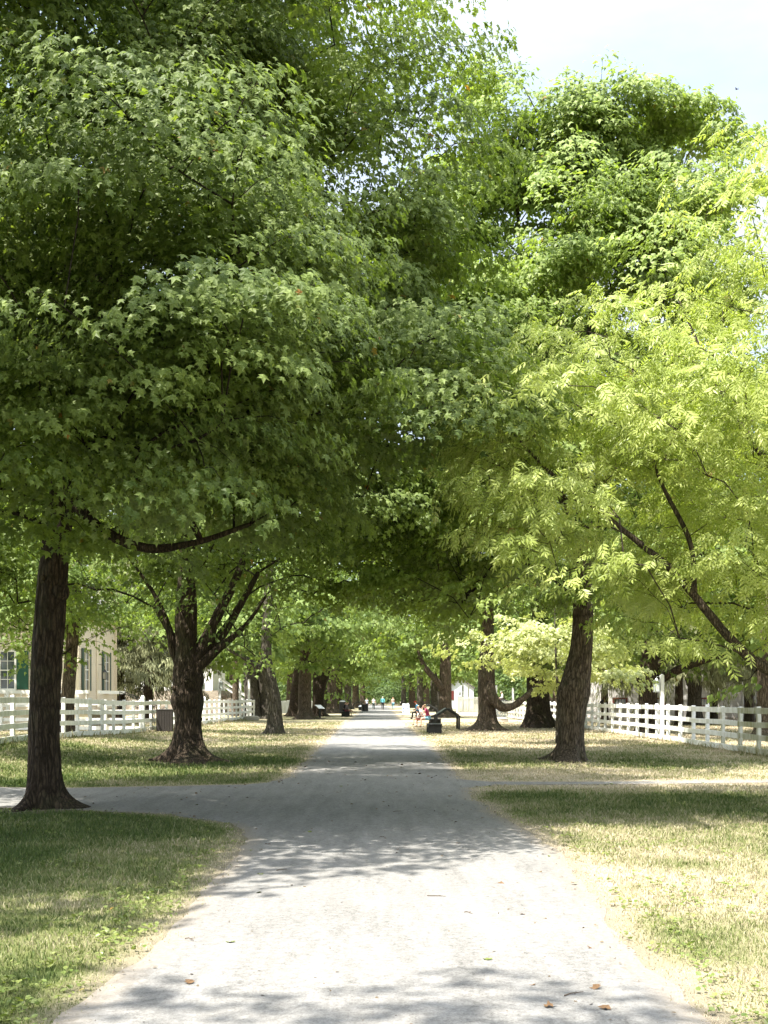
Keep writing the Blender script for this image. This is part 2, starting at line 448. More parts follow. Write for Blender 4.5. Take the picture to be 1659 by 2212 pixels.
def _ash():
    V, T = [], []
    def leaflet(bx, by, bz, ang, ln, wd, dz):
        n = len(V); c, s = math.sin(ang), math.cos(ang)
        def p(u, v, w): return (bx + u * c + v * s, by + u * s - v * c, bz + w)
        V.extend([p(0, 0, 0), p(ln * .42, wd, -.02 + dz * .4), p(ln, 0, dz), p(ln * .42, -wd, -.02 + dz * .4), p(ln * .45, 0, .015 + dz * .35)])
        T.extend([(n, n + 1, n + 4), (n + 1, n + 2, n + 4), (n + 2, n + 3, n + 4), (n + 3, n, n + 4)])
    for t in (.30, .52, .74):
        z = .10 * math.sin(t * 2.6) - .18 * t * t
        for sg in (1, -1): leaflet(0, t, z, sg * R(52), .36, .062, -.13)
    leaflet(0, .78, -.06, 0, .36, .065, -.10)
    n = len(V)
    V.extend([(-.006, 0, 0), (.006, 0, 0), (.004, .8, -.06), (-.004, .8, -.06)]); T.extend([(n, n + 1, n + 2), (n, n + 2, n + 3)])
    _leaf('ash', V, T)
_ash()

def leaf_mesh(name, pos, tip, nrm, size, v, cl, kind, mat):
    LV, LT = LEAF[kind]
    y = norm(tip); n = norm(nrm - y * np.sum(nrm * y, -1, keepdims=True)); x = np.cross(y, n)
    V = pos[:, None] + size[:, None, None] * (LV[None, :, 0, None] * x[:, None] + LV[None, :, 1, None] * y[:, None] + LV[None, :, 2, None] * n[:, None])
    k = len(LV); N = len(pos)
    T = (np.arange(N)[:, None, None] * k + LT[None]).reshape(-1, 3)
    return np_mesh(name, V.reshape(-1, 3), [T], {'v': np.repeat(v, k), 'cl': np.repeat(cl, k)}, mat)

M['weed'] = leaf_mat('weed_leaf', (.10, .15, .03), (.24, .27, .08), (.15, .18, .08), .3)

# ------------------------------------------------------------------ trees
def trunk_arrays(pts, seg=48, step=.08, seed=0, flare=.55, roots=6, amp=.014, lump=.07, zflare=.32, gnd=0.0, top=None):
    P = np.asarray(pts, float)            # x, y, z, r
    z0, z1 = -.18, P[-1, 2] if top is None else top
    zs = np.arange(z0, z1 + step, step)
    dens = catmull(P, 240)
    zz = dens[:, 2]
    cx, cy, r = [np.interp(zs, zz, dens[:, k]) for k in (0, 1, 3)]
    th = np.arange(seg) / seg * 2 * math.pi
    Z, TH = np.meshgrid(zs, th, indexing='ij')
    Rr = np.repeat(r[:, None], seg, 1)
    sx, sy = np.cos(TH), np.sin(TH)
    so = seed * 7.31
    low = vnoise(np.stack([sx * 1.1 + so, sy * 1.1 + so, Z * .75], -1)) - .5
    low2 = vnoise(np.stack([sx * 2.3 + so, sy * 2.3 - so, Z * 1.7], -1)) - .5
    f = 9.0 * Rr / .3 ** .5
    rid = 1 - np.abs(2 * vnoise(np.stack([sx * f + 2.2 * low2 + so, sy * f + so, Z * 2.1], -1)) - 1)
    fine = vnoise(np.stack([sx * f * 2.2 + so, sy * f * 2.2, Z * 5.0], -1)) - .5
    rootn = vnoise(np.stack([sx * roots / 3.2 + so, sy * roots / 3.2 - so, np.zeros_like(Z)], -1))
    zf = np.maximum(Z, 0)
    fl = flare * (np.exp(-zf / zflare) * (.30 + 1.05 * sstep(.25, .85, rootn)) + 1.7 * np.exp(-zf / .10) * sstep(.42, .85, rootn))
    rad = Rr * (1 + lump * 2 * low + lump * 1.2 * low2 + fl) + amp * (rid - .6) * 2 + amp * .8 * fine
    V = np.stack([cx[:, None] + rad * sx, cy[:, None] + rad * sy, Z], -1).reshape(-1, 3)
    n = len(zs)
    i, j = np.meshgrid(np.arange(n - 1), np.arange(seg), indexing='ij'); j2 = (j + 1) % seg
    Q = np.stack([i * seg + j, i * seg + j2, (i + 1) * seg + j2, (i + 1) * seg + j], -1).reshape(-1, 4)
    return V, Q, dens

def tree(name, label, loc, trunk, crown, limbs=(), group=None, cat='tree', seed=1, lpc=60, lsize=.14, kind='maple', mat='maple',
         bark='bark', branchmat='branch', first=3.0, spray=(1.5, .9), droop=.55, seg=48, step=.08, flare=.55, amp=.014, lump=.09, stems=(), tipr=.008, zflare=.32, upright=0.0, knots=(), nrmup=1.0, rootn=6, bough=1.55, per=7, shell=.42):
    """trunk: (x, y, z, r) rows; crown: ellipsoids (cx, cy, cz, rx, ry, rz, n); limbs: polylines of (x, y, z, r)"""
    rng = np.random.default_rng(seed)
    root = thing(name, label, cat, loc, 0, group)
    V, Q, dens = trunk_arrays(trunk, seg, step, seed, flare, rootn, amp, lump, zflare)
    mb = MB(); mb.add(V, Q)
    for st in stems:
        V, Q, d2 = trunk_arrays(st, seg, step, seed + 3.7, flare * .8, rootn, amp, lump, zflare)
        mb.add(V, Q)
    for (kx, ky, kz, kr) in knots:          # healed branch scars
        a = np.linspace(0, math.pi * .5, 6); pts = [(kx * (1 + .0), ky, kz)]
        ctr = np.array([np.interp(kz, dens[:, 2], dens[:, q]) for q in (0, 1)] + [kz])
        out = norm(np.array([kx, ky, 0.0]) )
        rr = np.interp(kz, dens[:, 2], dens[:, 3])
        P = [ctr + out * (rr * k) + np.array([0, 0, .02]) for k in (.6, .95, 1.12, 1.2, 1.16)]
        mb.tube(P, [kr * 1.7, kr * 1.45, kr * 1.1, kr * .8, kr * .45], 12)
    mb.build('trunk', M[bark], root, True)
    # skeleton
    NP = np.zeros((60000, 3)); par = np.full(60000, -1); fixr = np.zeros(60000); n = 0
    ok = np.zeros(60000, bool)
    for st in (trunk,) + tuple(stems):
        dd = catmull(st, 40); prev = -1
        for q in dd:
            NP[n] = q[:3]; fixr[n] = q[3]; par[n] = prev; ok[n] = q[2] > first; prev = n; n += 1
    paths = []
    for lb in limbs:
        dd = catmull(lb, 8 * len(lb)); ids = []
        for i, q in enumerate(dd):
            NP[n] = q[:3]; fixr[n] = q[3]; par[n] = n - 1 if i else -1; ok[n] = i > 3; ids.append(n); n += 1
        paths.append(ids)
    C = []; CO = []
    for (cx, cy, cz, rx, ry, rz, k) in crown:
        nb = max(3, k // per)
        d = norm(rng.normal(0, 1, (nb, 3)))
        lum = .80 + .42 * vnoise(d * 2.1 + seed * 3.3)
        rho = rng.random(nb) ** shell * lum
        bc = np.array([cx, cy, cz]) + d * rho[:, None] * np.array([rx, ry, rz])
        b = rng.integers(0, nb, k)
        sg = np.minimum(bough * (.7 + .5 * rng.random(nb)), .45 * rx)[b]
        lo = rng.normal(0, 1, (k, 3)); lo[:, 2] = np.abs(lo[:, 2]) * .95 - .34
        lo = norm(lo + .45 * d[b])
        C.append(bc[b] + lo * (sg * (.45 + .6 * rng.random(k) ** .6))[:, None] * np.array([1, 1, .95]))
        CO.append(lo)
    C = np.concatenate(C); CO = np.concatenate(CO)
    ax = np.stack([np.interp(C[:, 2], dens[:, 2], dens[:, k]) for k in (0, 1)], -1)
    hz = C[:, :2] - ax
    order = np.argsort(np.linalg.norm(hz, axis=1))
    C, CO, hz = C[order], CO[order], hz[order]
    up = np.array([0, 0, 1.0])
    ends = np.zeros_like(C)
    for ci, c in enumerate(C):
        dv = c - NP[:n]; L = np.linalg.norm(dv, axis=1); h = np.hypot(dv[:, 0], dv[:, 1])
        cost = L + 2.2 * np.maximum(0, NP[:n, 2] - c[2] + .30 * h) + np.where(ok[:n], 0, 50)
        j = int(np.argmin(cost)); p0 = NP[j].copy(); L = L[j]
        o3 = np.array([hz[ci, 0], hz[ci, 1], 0.0]); o3 /= np.linalg.norm(o3) + 1e-6
        d0 = (c - p0) / (L + 1e-6) + up * .35
        p1 = p0 + d0 * L * .38; p2 = c - (o3 * .7 - up * .15) * L * .3 + rng.normal(0, .04, 3) * L
        k = max(2, int(L / .45)); ids = [j]
        for t in np.linspace(0, 1, k + 1)[1:]:
            q = (1 - t) ** 3 * p0 + 3 * (1 - t) ** 2 * t * p1 + 3 * (1 - t) * t * t * p2 + t ** 3 * c
            NP[n] = q + rng.normal(0, .025, 3) * (t < 1); par[n] = ids[-1]; ok[n] = True; ids.append(n); n += 1
        ends[ci] = norm(NP[n - 1] - NP[ids[-2]])
        paths.append(ids)
    area = np.zeros(n)
    haschild = np.zeros(n, bool); haschild[par[:n][par[:n] >= 0]] = True
    area[~haschild] = tipr ** 2
    for i in range(n - 1, -1, -1):
        if par[i] >= 0: area[par[i]] += area[i] * .93
    rr = np.maximum(np.sqrt(area), 0)
    rr = np.where(fixr[:n] > 0, fixr[:n], rr)
    for ids in paths[:len(limbs)]:
        P = NP[ids]; r = rr[ids]
        V, Q = tube_arrays(P, r, 18)
        nn = V - np.repeat(P, 18, 0)
        V = V + norm(nn) * np.repeat(r, 18)[:, None] * .30 * (vnoise(V * 3.1 + seed) + .7 * vnoise(V * np.array([9, 9, 5.0]) + seed) - .85)[:, None]
        lm = MB(); lm.add(V, Q, ngons=[list(range(18))[::-1], list(range(len(V) - 18, len(V)))])
        lm.build('limb', M[bark], root, True)
    mb = MB()
    for ids in paths[len(limbs):]:
        r = rr[ids].copy()
        if len(r) > 1: r[0] = min(r[0], r[1] * 1.25)
        big = r.max()
        mb.tube(NP[ids], r, 12 if big > .09 else 7 if big > .03 else 4, False)
    # clump axes
    nC = len(C)
    o3 = np.concatenate([hz, np.zeros((nC, 1))], 1)
    a = norm(norm(o3) * .4 + CO * np.array([1, 1, 0]) + ends * np.array([.3, .3, .0]) + rng.normal(0, .3, (nC, 3)) * np.array([1, 1, 0]))
    pitch = np.clip(CO[:, 2], -1, 1)
    a = norm(a * np.array([1, 1, 0]) + up * (.10 + .55 * np.maximum(pitch, 0) ** 2 - .5 * np.maximum(-pitch, 0) + upright)[:, None])
    Ls = spray[0] * (.65 + .7 * rng.random(nC)); Ws = spray[1] * (.65 + .7 * rng.random(nC))
    for ci in range(nC):
        t = np.array([0, .35, .7])[:, None]
        P = C[ci] + a[ci] * t * Ls[ci] * .62 + up * (.12 * Ls[ci] * t - droop * Ls[ci] * .6 * t * t)
        mb.tube(P, [tipr * .9, tipr * .7, tipr * .4], 3, False)
    mb.build('branches', M[branchmat], root, True)
    # leaves
    N = nC * lpc; ci = np.repeat(np.arange(nC), lpc)
    A = a[ci]; B = norm(np.cross(A, up)); L = Ls[ci]; W = Ws[ci]
    t = rng.random(N) ** .85
    w = W * np.sin(math.pi * np.clip(.16 + .78 * t, 0, 1)); s = (rng.random(N) * 2 - 1)
    sl = s * w
    arch = .16 * L * t - droop * L * t * t * .62 - .38 * sl * sl / W - .34 * W * rng.random(N) ** 2.5
    pos = C[ci] + A * ((t - .30) * L)[:, None] + B * sl[:, None] + up * arch[:, None]
    pos += rng.normal(0, .035, (N, 3))
    tip = A * .55 + B * (s * .75)[:, None] - up * (.35 + .75 * t * droop / .55 + .25 * np.abs(s))[:, None] + rng.normal(0, .32, (N, 3))
    nrm = up * nrmup * .70 + CO[ci] * .80 + A * (.10 + .30 * t)[:, None] + B * (s * .35)[:, None] + rng.normal(0, .33, (N, 3))
    size = lsize * (.62 + .62 * rng.random(N))
    me = leaf_mesh('crown', pos, tip, nrm, size, rng.random(N), np.repeat(rng.random(nC), lpc), kind, M[mat])
    link('crown', me, root)
    return root

def copy_tree(o, label, loc, rz, s, group, zs=1.0):
    c = o.copy(); COL.objects.link(c)
    c.location = loc; c.rotation_euler = (0, 0, rz); c.scale = (s, s, s * zs)
    c['label'] = label
    if group: c['group'] = group
    for ch in o.children:
        d = ch.copy(); COL.objects.link(d); d.parent = c
    return c

def at(x, D, z=None):
    X = (x - CX) / F * D
    return (X, D, float(hgt(X, D)) if z is None else z)

AVE = 'maples lining the gravel path'
def build_trees():
    # --- left row, nearest first
    tree('maple_tree', 'nearest maple on the left, tall straight dark trunk at the edge of the crossing path', at(98, 16.8),
         [(0, 0, -.2, .29), (-.01, 0, .6, .245), (-.02, 0, 1.4, .232), (.06, 0, 2.7, .225), (.17, 0, 4.0, .215), (.4, 0, 5.6, .19), (.66, .1, 7.2, .17), (1.05, .2, 9.0, .13), (1.4, .2, 12, .08), (1.5, .2, 15.5, .03)],
         [(0.9, 0, 9.9, 5.3, 5.2, 6.0, 520), (.9, -.3, 6.8, 6.0, 5.0, 2.1, 280), (0.8, 0, 13.2, 4.3, 4.4, 3.6, 190), (3.6, -.8, 5.4, 2.6, 2.6, 1.2, 70), (1.0, -3.4, 6.0, 3.6, 1.7, 1.5, 140), (4.0, -.4, 7.3, 1.7, 2.4, 2.0, 90), (3.3, .3, 10.0, 1.8, 2.0, 1.8, 90), (-.8, -.6, 12.3, 3.0, 3.0, 2.4, 120), (4.5, .5, 6.2, 2.0, 2.2, 1.3, 70)],
         limbs=[[(.2, -.1, 5.0, .10), (.85, -.35, 4.25, .085), (1.6, -.5, 3.88, .07), (2.4, -.6, 3.95, .05), (3.2, -.7, 4.2, .03)],
                [(.62, .1, 6.9, .10), (.2, .2, 8.2, .09), (-.1, .3, 10, .06), (-.4, .3, 12, .03)],
                [(.7, 0, 7.6, .10), (1.7, -.3, 8.3, .075), (2.9, -.5, 8.7, .05), (4.2, -.6, 9.4, .03)],
                [(.5, 0, 6.2, .09), (1.8, .2, 6.7, .07), (3.2, .4, 7.4, .05), (4.6, .4, 7.8, .025)]],
         group=AVE, seed=3, per=13, shell=.34, bough=1.65, lpc=185, lsize=.104, kind='maple', first=4.2, spray=(1.5, .85), seg=96, step=.05, flare=.55, knots=[(.24, -.10, 3.25, .10), (-.1, -.24, 3.45, .035)], zflare=.22)
    tree('maple_tree', 'stout dark burled maple second on the left, forking low', at(405, 28.9),
         [(0, 0, -.2, .46), (0, 0, .5, .38), (0, 0, 1.15, .335), (-.02, 0, 1.6, .425), (0, 0, 1.88, .36), (.01, 0, 2.15, .42), (-.01, 0, 2.5, .37), (-.05, 0, 3.0, .30), (-.04, 0, 4.2, .25), (.0, 0, 6, .2), (.1, 0, 9, .14), (.1, 0, 14.5, .04)],
         [(0, 0, 9.8, 6.3, 5.2, 6.4, 380), (0, -.2, 5.9, 6.6, 5.3, 2.1, 260), (4.6, 0, 7.2, 2.6, 3.0, 3.0, 90), (5.2, 3, 6.2, 3.0, 3.0, 1.2, 100)],
         limbs=[[(.1, 0, 2.45, .20), (.42, 0, 3.0, .17), (.75, .1, 3.8, .14), (1.15, .2, 4.6, .11), (1.7, .3, 6.0, .06)],
                [(.15, -.1, 2.3, .15), (.6, -.1, 2.75, .12), (1.1, -.2, 3.15, .09), (1.6, -.3, 3.6, .06), (2.1, -.4, 4.3, .03)],
                [(.2, .1, 2.5, .17), (.7, .2, 3.1, .14), (1.2, .4, 3.9, .10), (1.8, .5, 5.0, .06)],
                [(-.12, 0, 2.2, .13), (-.36, 0, 2.9, .11), (-.5, 0, 3.5, .09), (-.9, .1, 4.4, .06), (-1.6, .1, 5.4, .03)],
                [(-.1, .2, 2.9, .12), (-.45, .3, 3.3, .09), (-.95, .4, 4.1, .06)]],
         group=AVE, seed=7, per=12, shell=.36, bough=1.75, lpc=115, lsize=.152, kind='maple_mid', first=3.2, spray=(1.7, 1.0), seg=80, step=.06, flare=.95, lump=.11, zflare=.30, knots=[(.03, -.35, 2.1, .07), (-.3, -.2, 1.9, .06)])
    tree('maple_tree', 'third maple on the left, slim leaning trunk with patchy bark', at(595, 51),
         [(0, 0, -.2, .38), (-.02, 0, .6, .33), (-.05, 0, 1.6, .30), (-.28, 0, 2.6, .28), (-.42, 0, 3.4, .25), (-.40, 0, 4.6, .22), (-.3, 0, 7, .17), (0, 0, 11, .08)],
         [(0, 0, 9.4, 5.4, 5.4, 5.2, 180), (.3, 0, 6.2, 5.8, 5.4, 1.9, 120)],
         limbs=[[(-.3, 0, 2.7, .17), (-.75, 0, 3.05, .14), (-1.4, 0, 3.5, .12), (-2.2, 0, 3.9, .08), (-3.2, 0, 4.2, .04)]],
         group=AVE, seed=11, lpc=46, lsize=.25, kind='maple_mid', mat='maple_b', bark='bark_grey', first=4.0, spray=(2.0, 1.2), seg=48, flare=.5, lump=.10, tipr=.012)
    tree('maple_tree', 'broad twin stemmed grey maple at the end of the left board fence', at(560, 84),
         [(-.55, 0, -.2, .62), (-.55, 0, 1.2, .56), (-.7, 0, 3.2, .5), (-.8, 0, 5, .35), (-.6, 0, 11, .1)],
         [(-.6, 0, 8.8, 5.4, 5.4, 4.6, 190)], stems=[[(.6, .3, -.2, .58), (.5, .3, 1.4, .50), (.2, .3, 3.4, .42), (.3, .3, 6, .25), (.4, .3, 10, .1)]],
         seed=13, lpc=40, lsize=.30, kind='maple_far', mat='maple_b', bark='bark_grey', first=4.2, spray=(2.0, 1.2), seg=40, step=.12, flare=.35, tipr=.014, group=AVE)
    tree('maple_tree', 'fourth left maple, pale brown trunk with wide root flare beside a darker trunk', at(658, 86),
         [(0, 0, -.2, .62), (0, 0, .8, .50), (.02, 0, 2.4, .50), (.06, 0, 4.2, .46), (.1, 0, 7, .28), (.1, 0, 11, .1)],
         [(.4, 0, 8.4, 6.0, 5.4, 4.6, 220)], seed=17, lpc=42, lsize=.32, kind='maple_far', mat='maple_b', bark='bark_b', first=4.0, spray=(2.1, 1.2), seg=48, step=.1, flare=.75, tipr=.014, group=AVE)
    tree('maple_tree', 'dark leaning maple trunk close behind the pale fourth left maple', at(636, 96),
         [(0, 0, -.2, .60), (.05, 0, 1, .52), (.25, 0, 3, .46), (.5, 0, 5, .36), (.8, 0, 10, .1)],
         [(.3, 0, 8.6, 5.2, 5.2, 4.4, 150)], seed=19, lpc=40, lsize=.33, kind='maple_far', mat='maple_b', bark='bark', first=4.2, spray=(2.1, 1.2), seg=32, step=.14, flare=.5, tipr=.014, group=AVE)
    tree('maple_tree', 'left maple with a dark trunk split into a wide V', at(687, 100),
         [(0, 0, -.2, .60), (0, 0, 1.0, .52), (.15, 0, 2.2, .45), (.75, 0, 4.0, .36), (1.15, 0, 5.4, .28), (1.6, 0, 10, .08)],
         [(.5, 0, 8.6, 5.6, 5.6, 4.6, 190)], stems=[[(-.1, .1, -.2, .45), (-.1, .1, 1.4, .42), (-.12, .1, 3.6, .34), (-.1, .1, 6, .22), (0, 0, 10, .08)]],
         seed=23, lpc=40, lsize=.34, kind='maple_far', mat='maple_b', bark='bark', first=4.4, spray=(2.2, 1.2), seg=32, step=.14, flare=.5, tipr=.014, group=AVE)
    # --- right row
    tree('maple_tree', 'nearest maple on the right, bent brown trunk with a burl on its path side', at(1230, 29.3),
         [(0, 0, -.2, .37), (.05, 0, .55, .325), (.08, 0, 1.3, .35), (.11, 0, 1.78, .42), (.2, 0, 2.25, .36), (.32, 0, 3.0, .285), (.37, 0, 4, .26), (.3, 0, 6.5, .17), (.2, .0, 9, .09), (.6, 0, 12, .03)],
         [(.1, 0, 11.2, 4.5, 4.5, 4.9, 560), (0, 0, 7.2, 5.4, 5.2, 3.0, 260), (-1.5, -.5, 16.3, 1.4, 1.2, 1.5, 85), (.2, -.5, 15.9, 1.3, 1.2, 1.3, 65), (1.5, -.4, 16.2, 1.0, 1.0, 1.3, 55), (2.8, -.2, 15.9, 1.0, 1.0, 1.5, 60), (-2.7, -.4, 14.6, 1.4, 1.2, 1.5, 75), (-.2, -1.6, 13.6, 1.6, 1.2, 1.3, 60), (2.4, -1.5, 12.6, 1.5, 1.2, 1.2, 55), (-1.8, -2.4, 11.6, 1.6, 1.2, 1.2, 60), (-2.4, 0, 11.8, 2.4, 3, 4.2, 120), (-3.4, 1.5, 5.9, 2.6, 3, 1.2, 120)],
         limbs=[[(.3, 0, 5.0, .15), (.9, 0, 7, .13), (1.6, 0, 10, .09), (2.6, .2, 14, .04)], [(.3, 0, 5.6, .14), (-.5, 0, 8, .11), (-1.1, 0, 11, .08), (-1.4, 0, 15, .04)]],
         group=AVE, seed=29, per=11, shell=.34, bough=1.5, lpc=98, lsize=.158, kind='maple_mid', mat='maple_c', bark='bark_b', first=4.6, spray=(1.25, .85), droop=.42, seg=80, step=.06, flare=.85, lump=.06, zflare=.30, amp=.02)
    tree('maple_tree', 'right maple with a low J shaped limb curling toward the fence', at(1052, 56),
         [(0, 0, -.2, .55), (.0, 0, .8, .43), (-.03, 0, 1.8, .42), (-.02, 0, 3.0, .40), (0, 0, 4.6, .34), (.1, 0, 8, .2), (.1, 0, 14, .06)],
         [(0, 0, 10.4, 6.0, 6.0, 5.6, 200), (0, 0, 7.2, 6.6, 6.2, 2.2, 120), (3.4, -.3, 3.5, 1.4, 1.2, .8, 24)],
         limbs=[[(.10, -.35, 2.35, .24), (.18, -.52, 1.9, .25), (.36, -.58, 1.42, .24), (.75, -.58, 1.16, .22), (1.2, -.55, 1.22, .19), (1.7, -.5, 1.55, .16), (2.3, -.4, 2.1, .11), (2.9, -.3, 2.8, .06)]],
         group=AVE, seed=31, lpc=48, lsize=.26, kind='maple_mid', mat='maple', bark='bark_b', first=5.0, spray=(2.0, 1.2), seg=64, step=.08, flare=.95, lump=.08, tipr=.012, zflare=.3)
    tree('maple_tree', 'very broad dark maple trunk standing against the right fence', at(1163, 61),
         [(0, 0, -.2, .86), (0, 0, .6, .72), (0, 0, 1.6, .64), (0, 0, 3.0, .60), (0, 0, 5, .5), (.3, 0, 9, .3), (.3, 0, 14, .1)],
         [(.4, 0, 9.6, 6.4, 6.0, 5.4, 190), (.4, 0, 6.3, 6.8, 6.0, 2.0, 90)], group=AVE, seed=37, lpc=46, lsize=.27, kind='maple_mid', mat='maple', bark='bark', first=4.4, spray=(2.0, 1.2), seg=64, step=.1, flare=.6, tipr=.012, zflare=.35)
    tree('maple_sapling', 'young maple with a thin stem and pale sunlit leaves in front of the right fence', at(1204, 40),
         [(0, 0, -.1, .075), (.0, 0, .8, .06), (.02, 0, 1.8, .05), (-.05, 0, 3, .04), (-.1, 0, 5.0, .012)],
         [(-.55, 0, 3.2, 2.6, 2.0, 1.35, 78), (.3, 0, 3.1, 2.2, 1.9, 1.2, 44)], seed=41, lpc=44, lsize=.165, kind='maple', mat='young', bark='bark_grey', branchmat='ash_branch', first=1.7, spray=(.95, .6), droop=.40, seg=20, step=.1, flare=.2, amp=.004, tipr=.005, group=None)
    tree('maple_tree', 'dark spreading maple behind the right fence, limbs reaching low to the right', at(1400, 52),
         [(0, 0, -.2, .52), (0, 0, 1.0, .43), (.0, 0, 2.2, .42), (.02, 0, 3.2, .40), (.2, 0, 5, .3), (.3, 0, 10, .08)],
         [(1.0, 0, 7.2, 6.6, 5.6, 3.6, 190), (2.2, -.5, 5.2, 6.2, 5.0, 1.5, 130)],
         limbs=[[(.2, -.1, 2.3, .24), (.9, -.2, 2.75, .21), (1.8, -.3, 3.15, .17), (3.2, -.4, 3.6, .10), (5, -.4, 4.2, .05)],
                [(.2, 0, 3.0, .22), (.8, 0, 3.6, .2), (1.6, 0, 4.1, .15), (2.8, .2, 4.9, .08)],
                [(-.2, 0, 2.5, .18), (-.9, -.1, 2.75, .14), (-1.9, -.2, 2.95, .10), (-3.0, -.2, 3.3, .05)]],
         seed=43, lpc=50, lsize=.25, kind='maple_mid', mat='maple', bark='bark', first=3.4, spray=(1.9, 1.1), seg=48, step=.1, flare=.5, tipr=.012, group='trees beyond the fences')
    tree('maple_tree', 'right maple with a dark upright trunk and a thick limb angled left over the path', at(962, 93),
         [(0, 0, -.2, .70), (0, 0, .8, .54), (.02, 0, 2.4, .50), (.0, 0, 4.2, .46), (0, 0, 8, .25), (0, 0, 13, .08)],
         [(0, 0, 9.2, 6.0, 6.0, 5.0, 220), (-2.6, 0, 6.2, 2.2, 2, 1.4, 42)],
         limbs=[[(-.2, -.2, 2.4, .33), (-.75, -.25, 3.1, .27), (-1.4, -.3, 3.8, .23), (-2.0, -.3, 4.7, .17), (-2.4, -.3, 6, .1)]],
         group=AVE, seed=47, lpc=42, lsize=.32, kind='maple_far', mat='maple_b', bark='bark_b', first=4.8, spray=(2.1, 1.2), seg=48, step=.1, flare=.7, tipr=.014)
    # --- the ash at the right edge
    tree('ash_tree', 'bright yellow green ash with feathery leaves leaning in from the right edge', (7.6, 15.4, 0),
         [(0, 0, -.2, .26), (0, 0, .6, .2), (-.05, 0, 1.3, .17), (-.1, 0, 2.2, .14), (0, 0, 4, .11), (.1, 0, 7, .07), (.1, 0, 9.3, .02)],
         [(0, 0, 6.2, 4.0, 3.4, 3.5, 460), (-4.9, -.4, 4.9, 1.5, 1.3, 1.7, 100), (-1.6, -.3, 3.9, 3.0, 2.4, 1.2, 150), (0.6, .2, 8.6, 2.6, 2.2, 1.5, 80)],
         limbs=[[(-.05, -.1, 1.1, .10), (-1.1, -.25, 1.55, .082), (-2.3, -.4, 2.05, .068), (-2.8, -.42, 2.45, .062), (-3.3, -.4, 3.05, .055), (-3.6, -.4, 3.4, .048), (-4.4, -.4, 4.05, .035), (-5.3, -.45, 4.75, .022), (-6.0, -.5, 5.5, .010)],
                [(-3.3, -.4, 3.05, .045), (-3.35, -.35, 3.8, .035), (-3.8, -.3, 4.8, .025), (-4.1, -.2, 6.2, .012)],
                [(-.1, 0, 1.9, .10), (-.9, .1, 3.2, .08), (-1.7, .1, 4.4, .06), (-2.7, .1, 5.8, .035), (-3.4, .1, 7.3, .012)],
                [(-.05, 0, 2.6, .09), (-.6, -.3, 4.2, .06), (-1.2, -.5, 5.6, .04), (-1.8, -.6, 7.4, .015)],
                [(0, 0, 3.2, .08), (.6, -.2, 5, .06), (.9, -.3, 7, .03)]],
         seed=53, lpc=33, lsize=.255, kind='ash', mat='ash', bark='ash_branch', branchmat='ash_branch', first=2.0, spray=(.85, .5), droop=.30, seg=24, step=.1, flare=.3, amp=.006, tipr=.0055, upright=.35, nrmup=1.1, group=None)
    # --- shade trees of the same rows standing left of and behind the viewer
    p = tree('maple_tree', 'wide maple left of the lawn beside the near grass', (-8.9, 8.8, 0.0),
         [(0, 0, -.2, .36), (0, 0, 1.5, .3), (0, 0, 4, .26), (0, 0, 8, .15), (0, 0, 12, .04)],
         [(0, 0, 9.4, 3.4, 3.3, 4.6, 300)], seed=59, lpc=100, lsize=.22, kind='maple_far', mat='maple', first=3.2, spray=(1.7, 1.0), bough=2.4, seg=24, step=.2, flare=.5, group='maples beside the near lawn')
    copy_tree(p, 'maple of the left row standing beside the viewer', (-5.6, -2.6, 0), 1.3, 1.0, 'maples beside the near lawn')

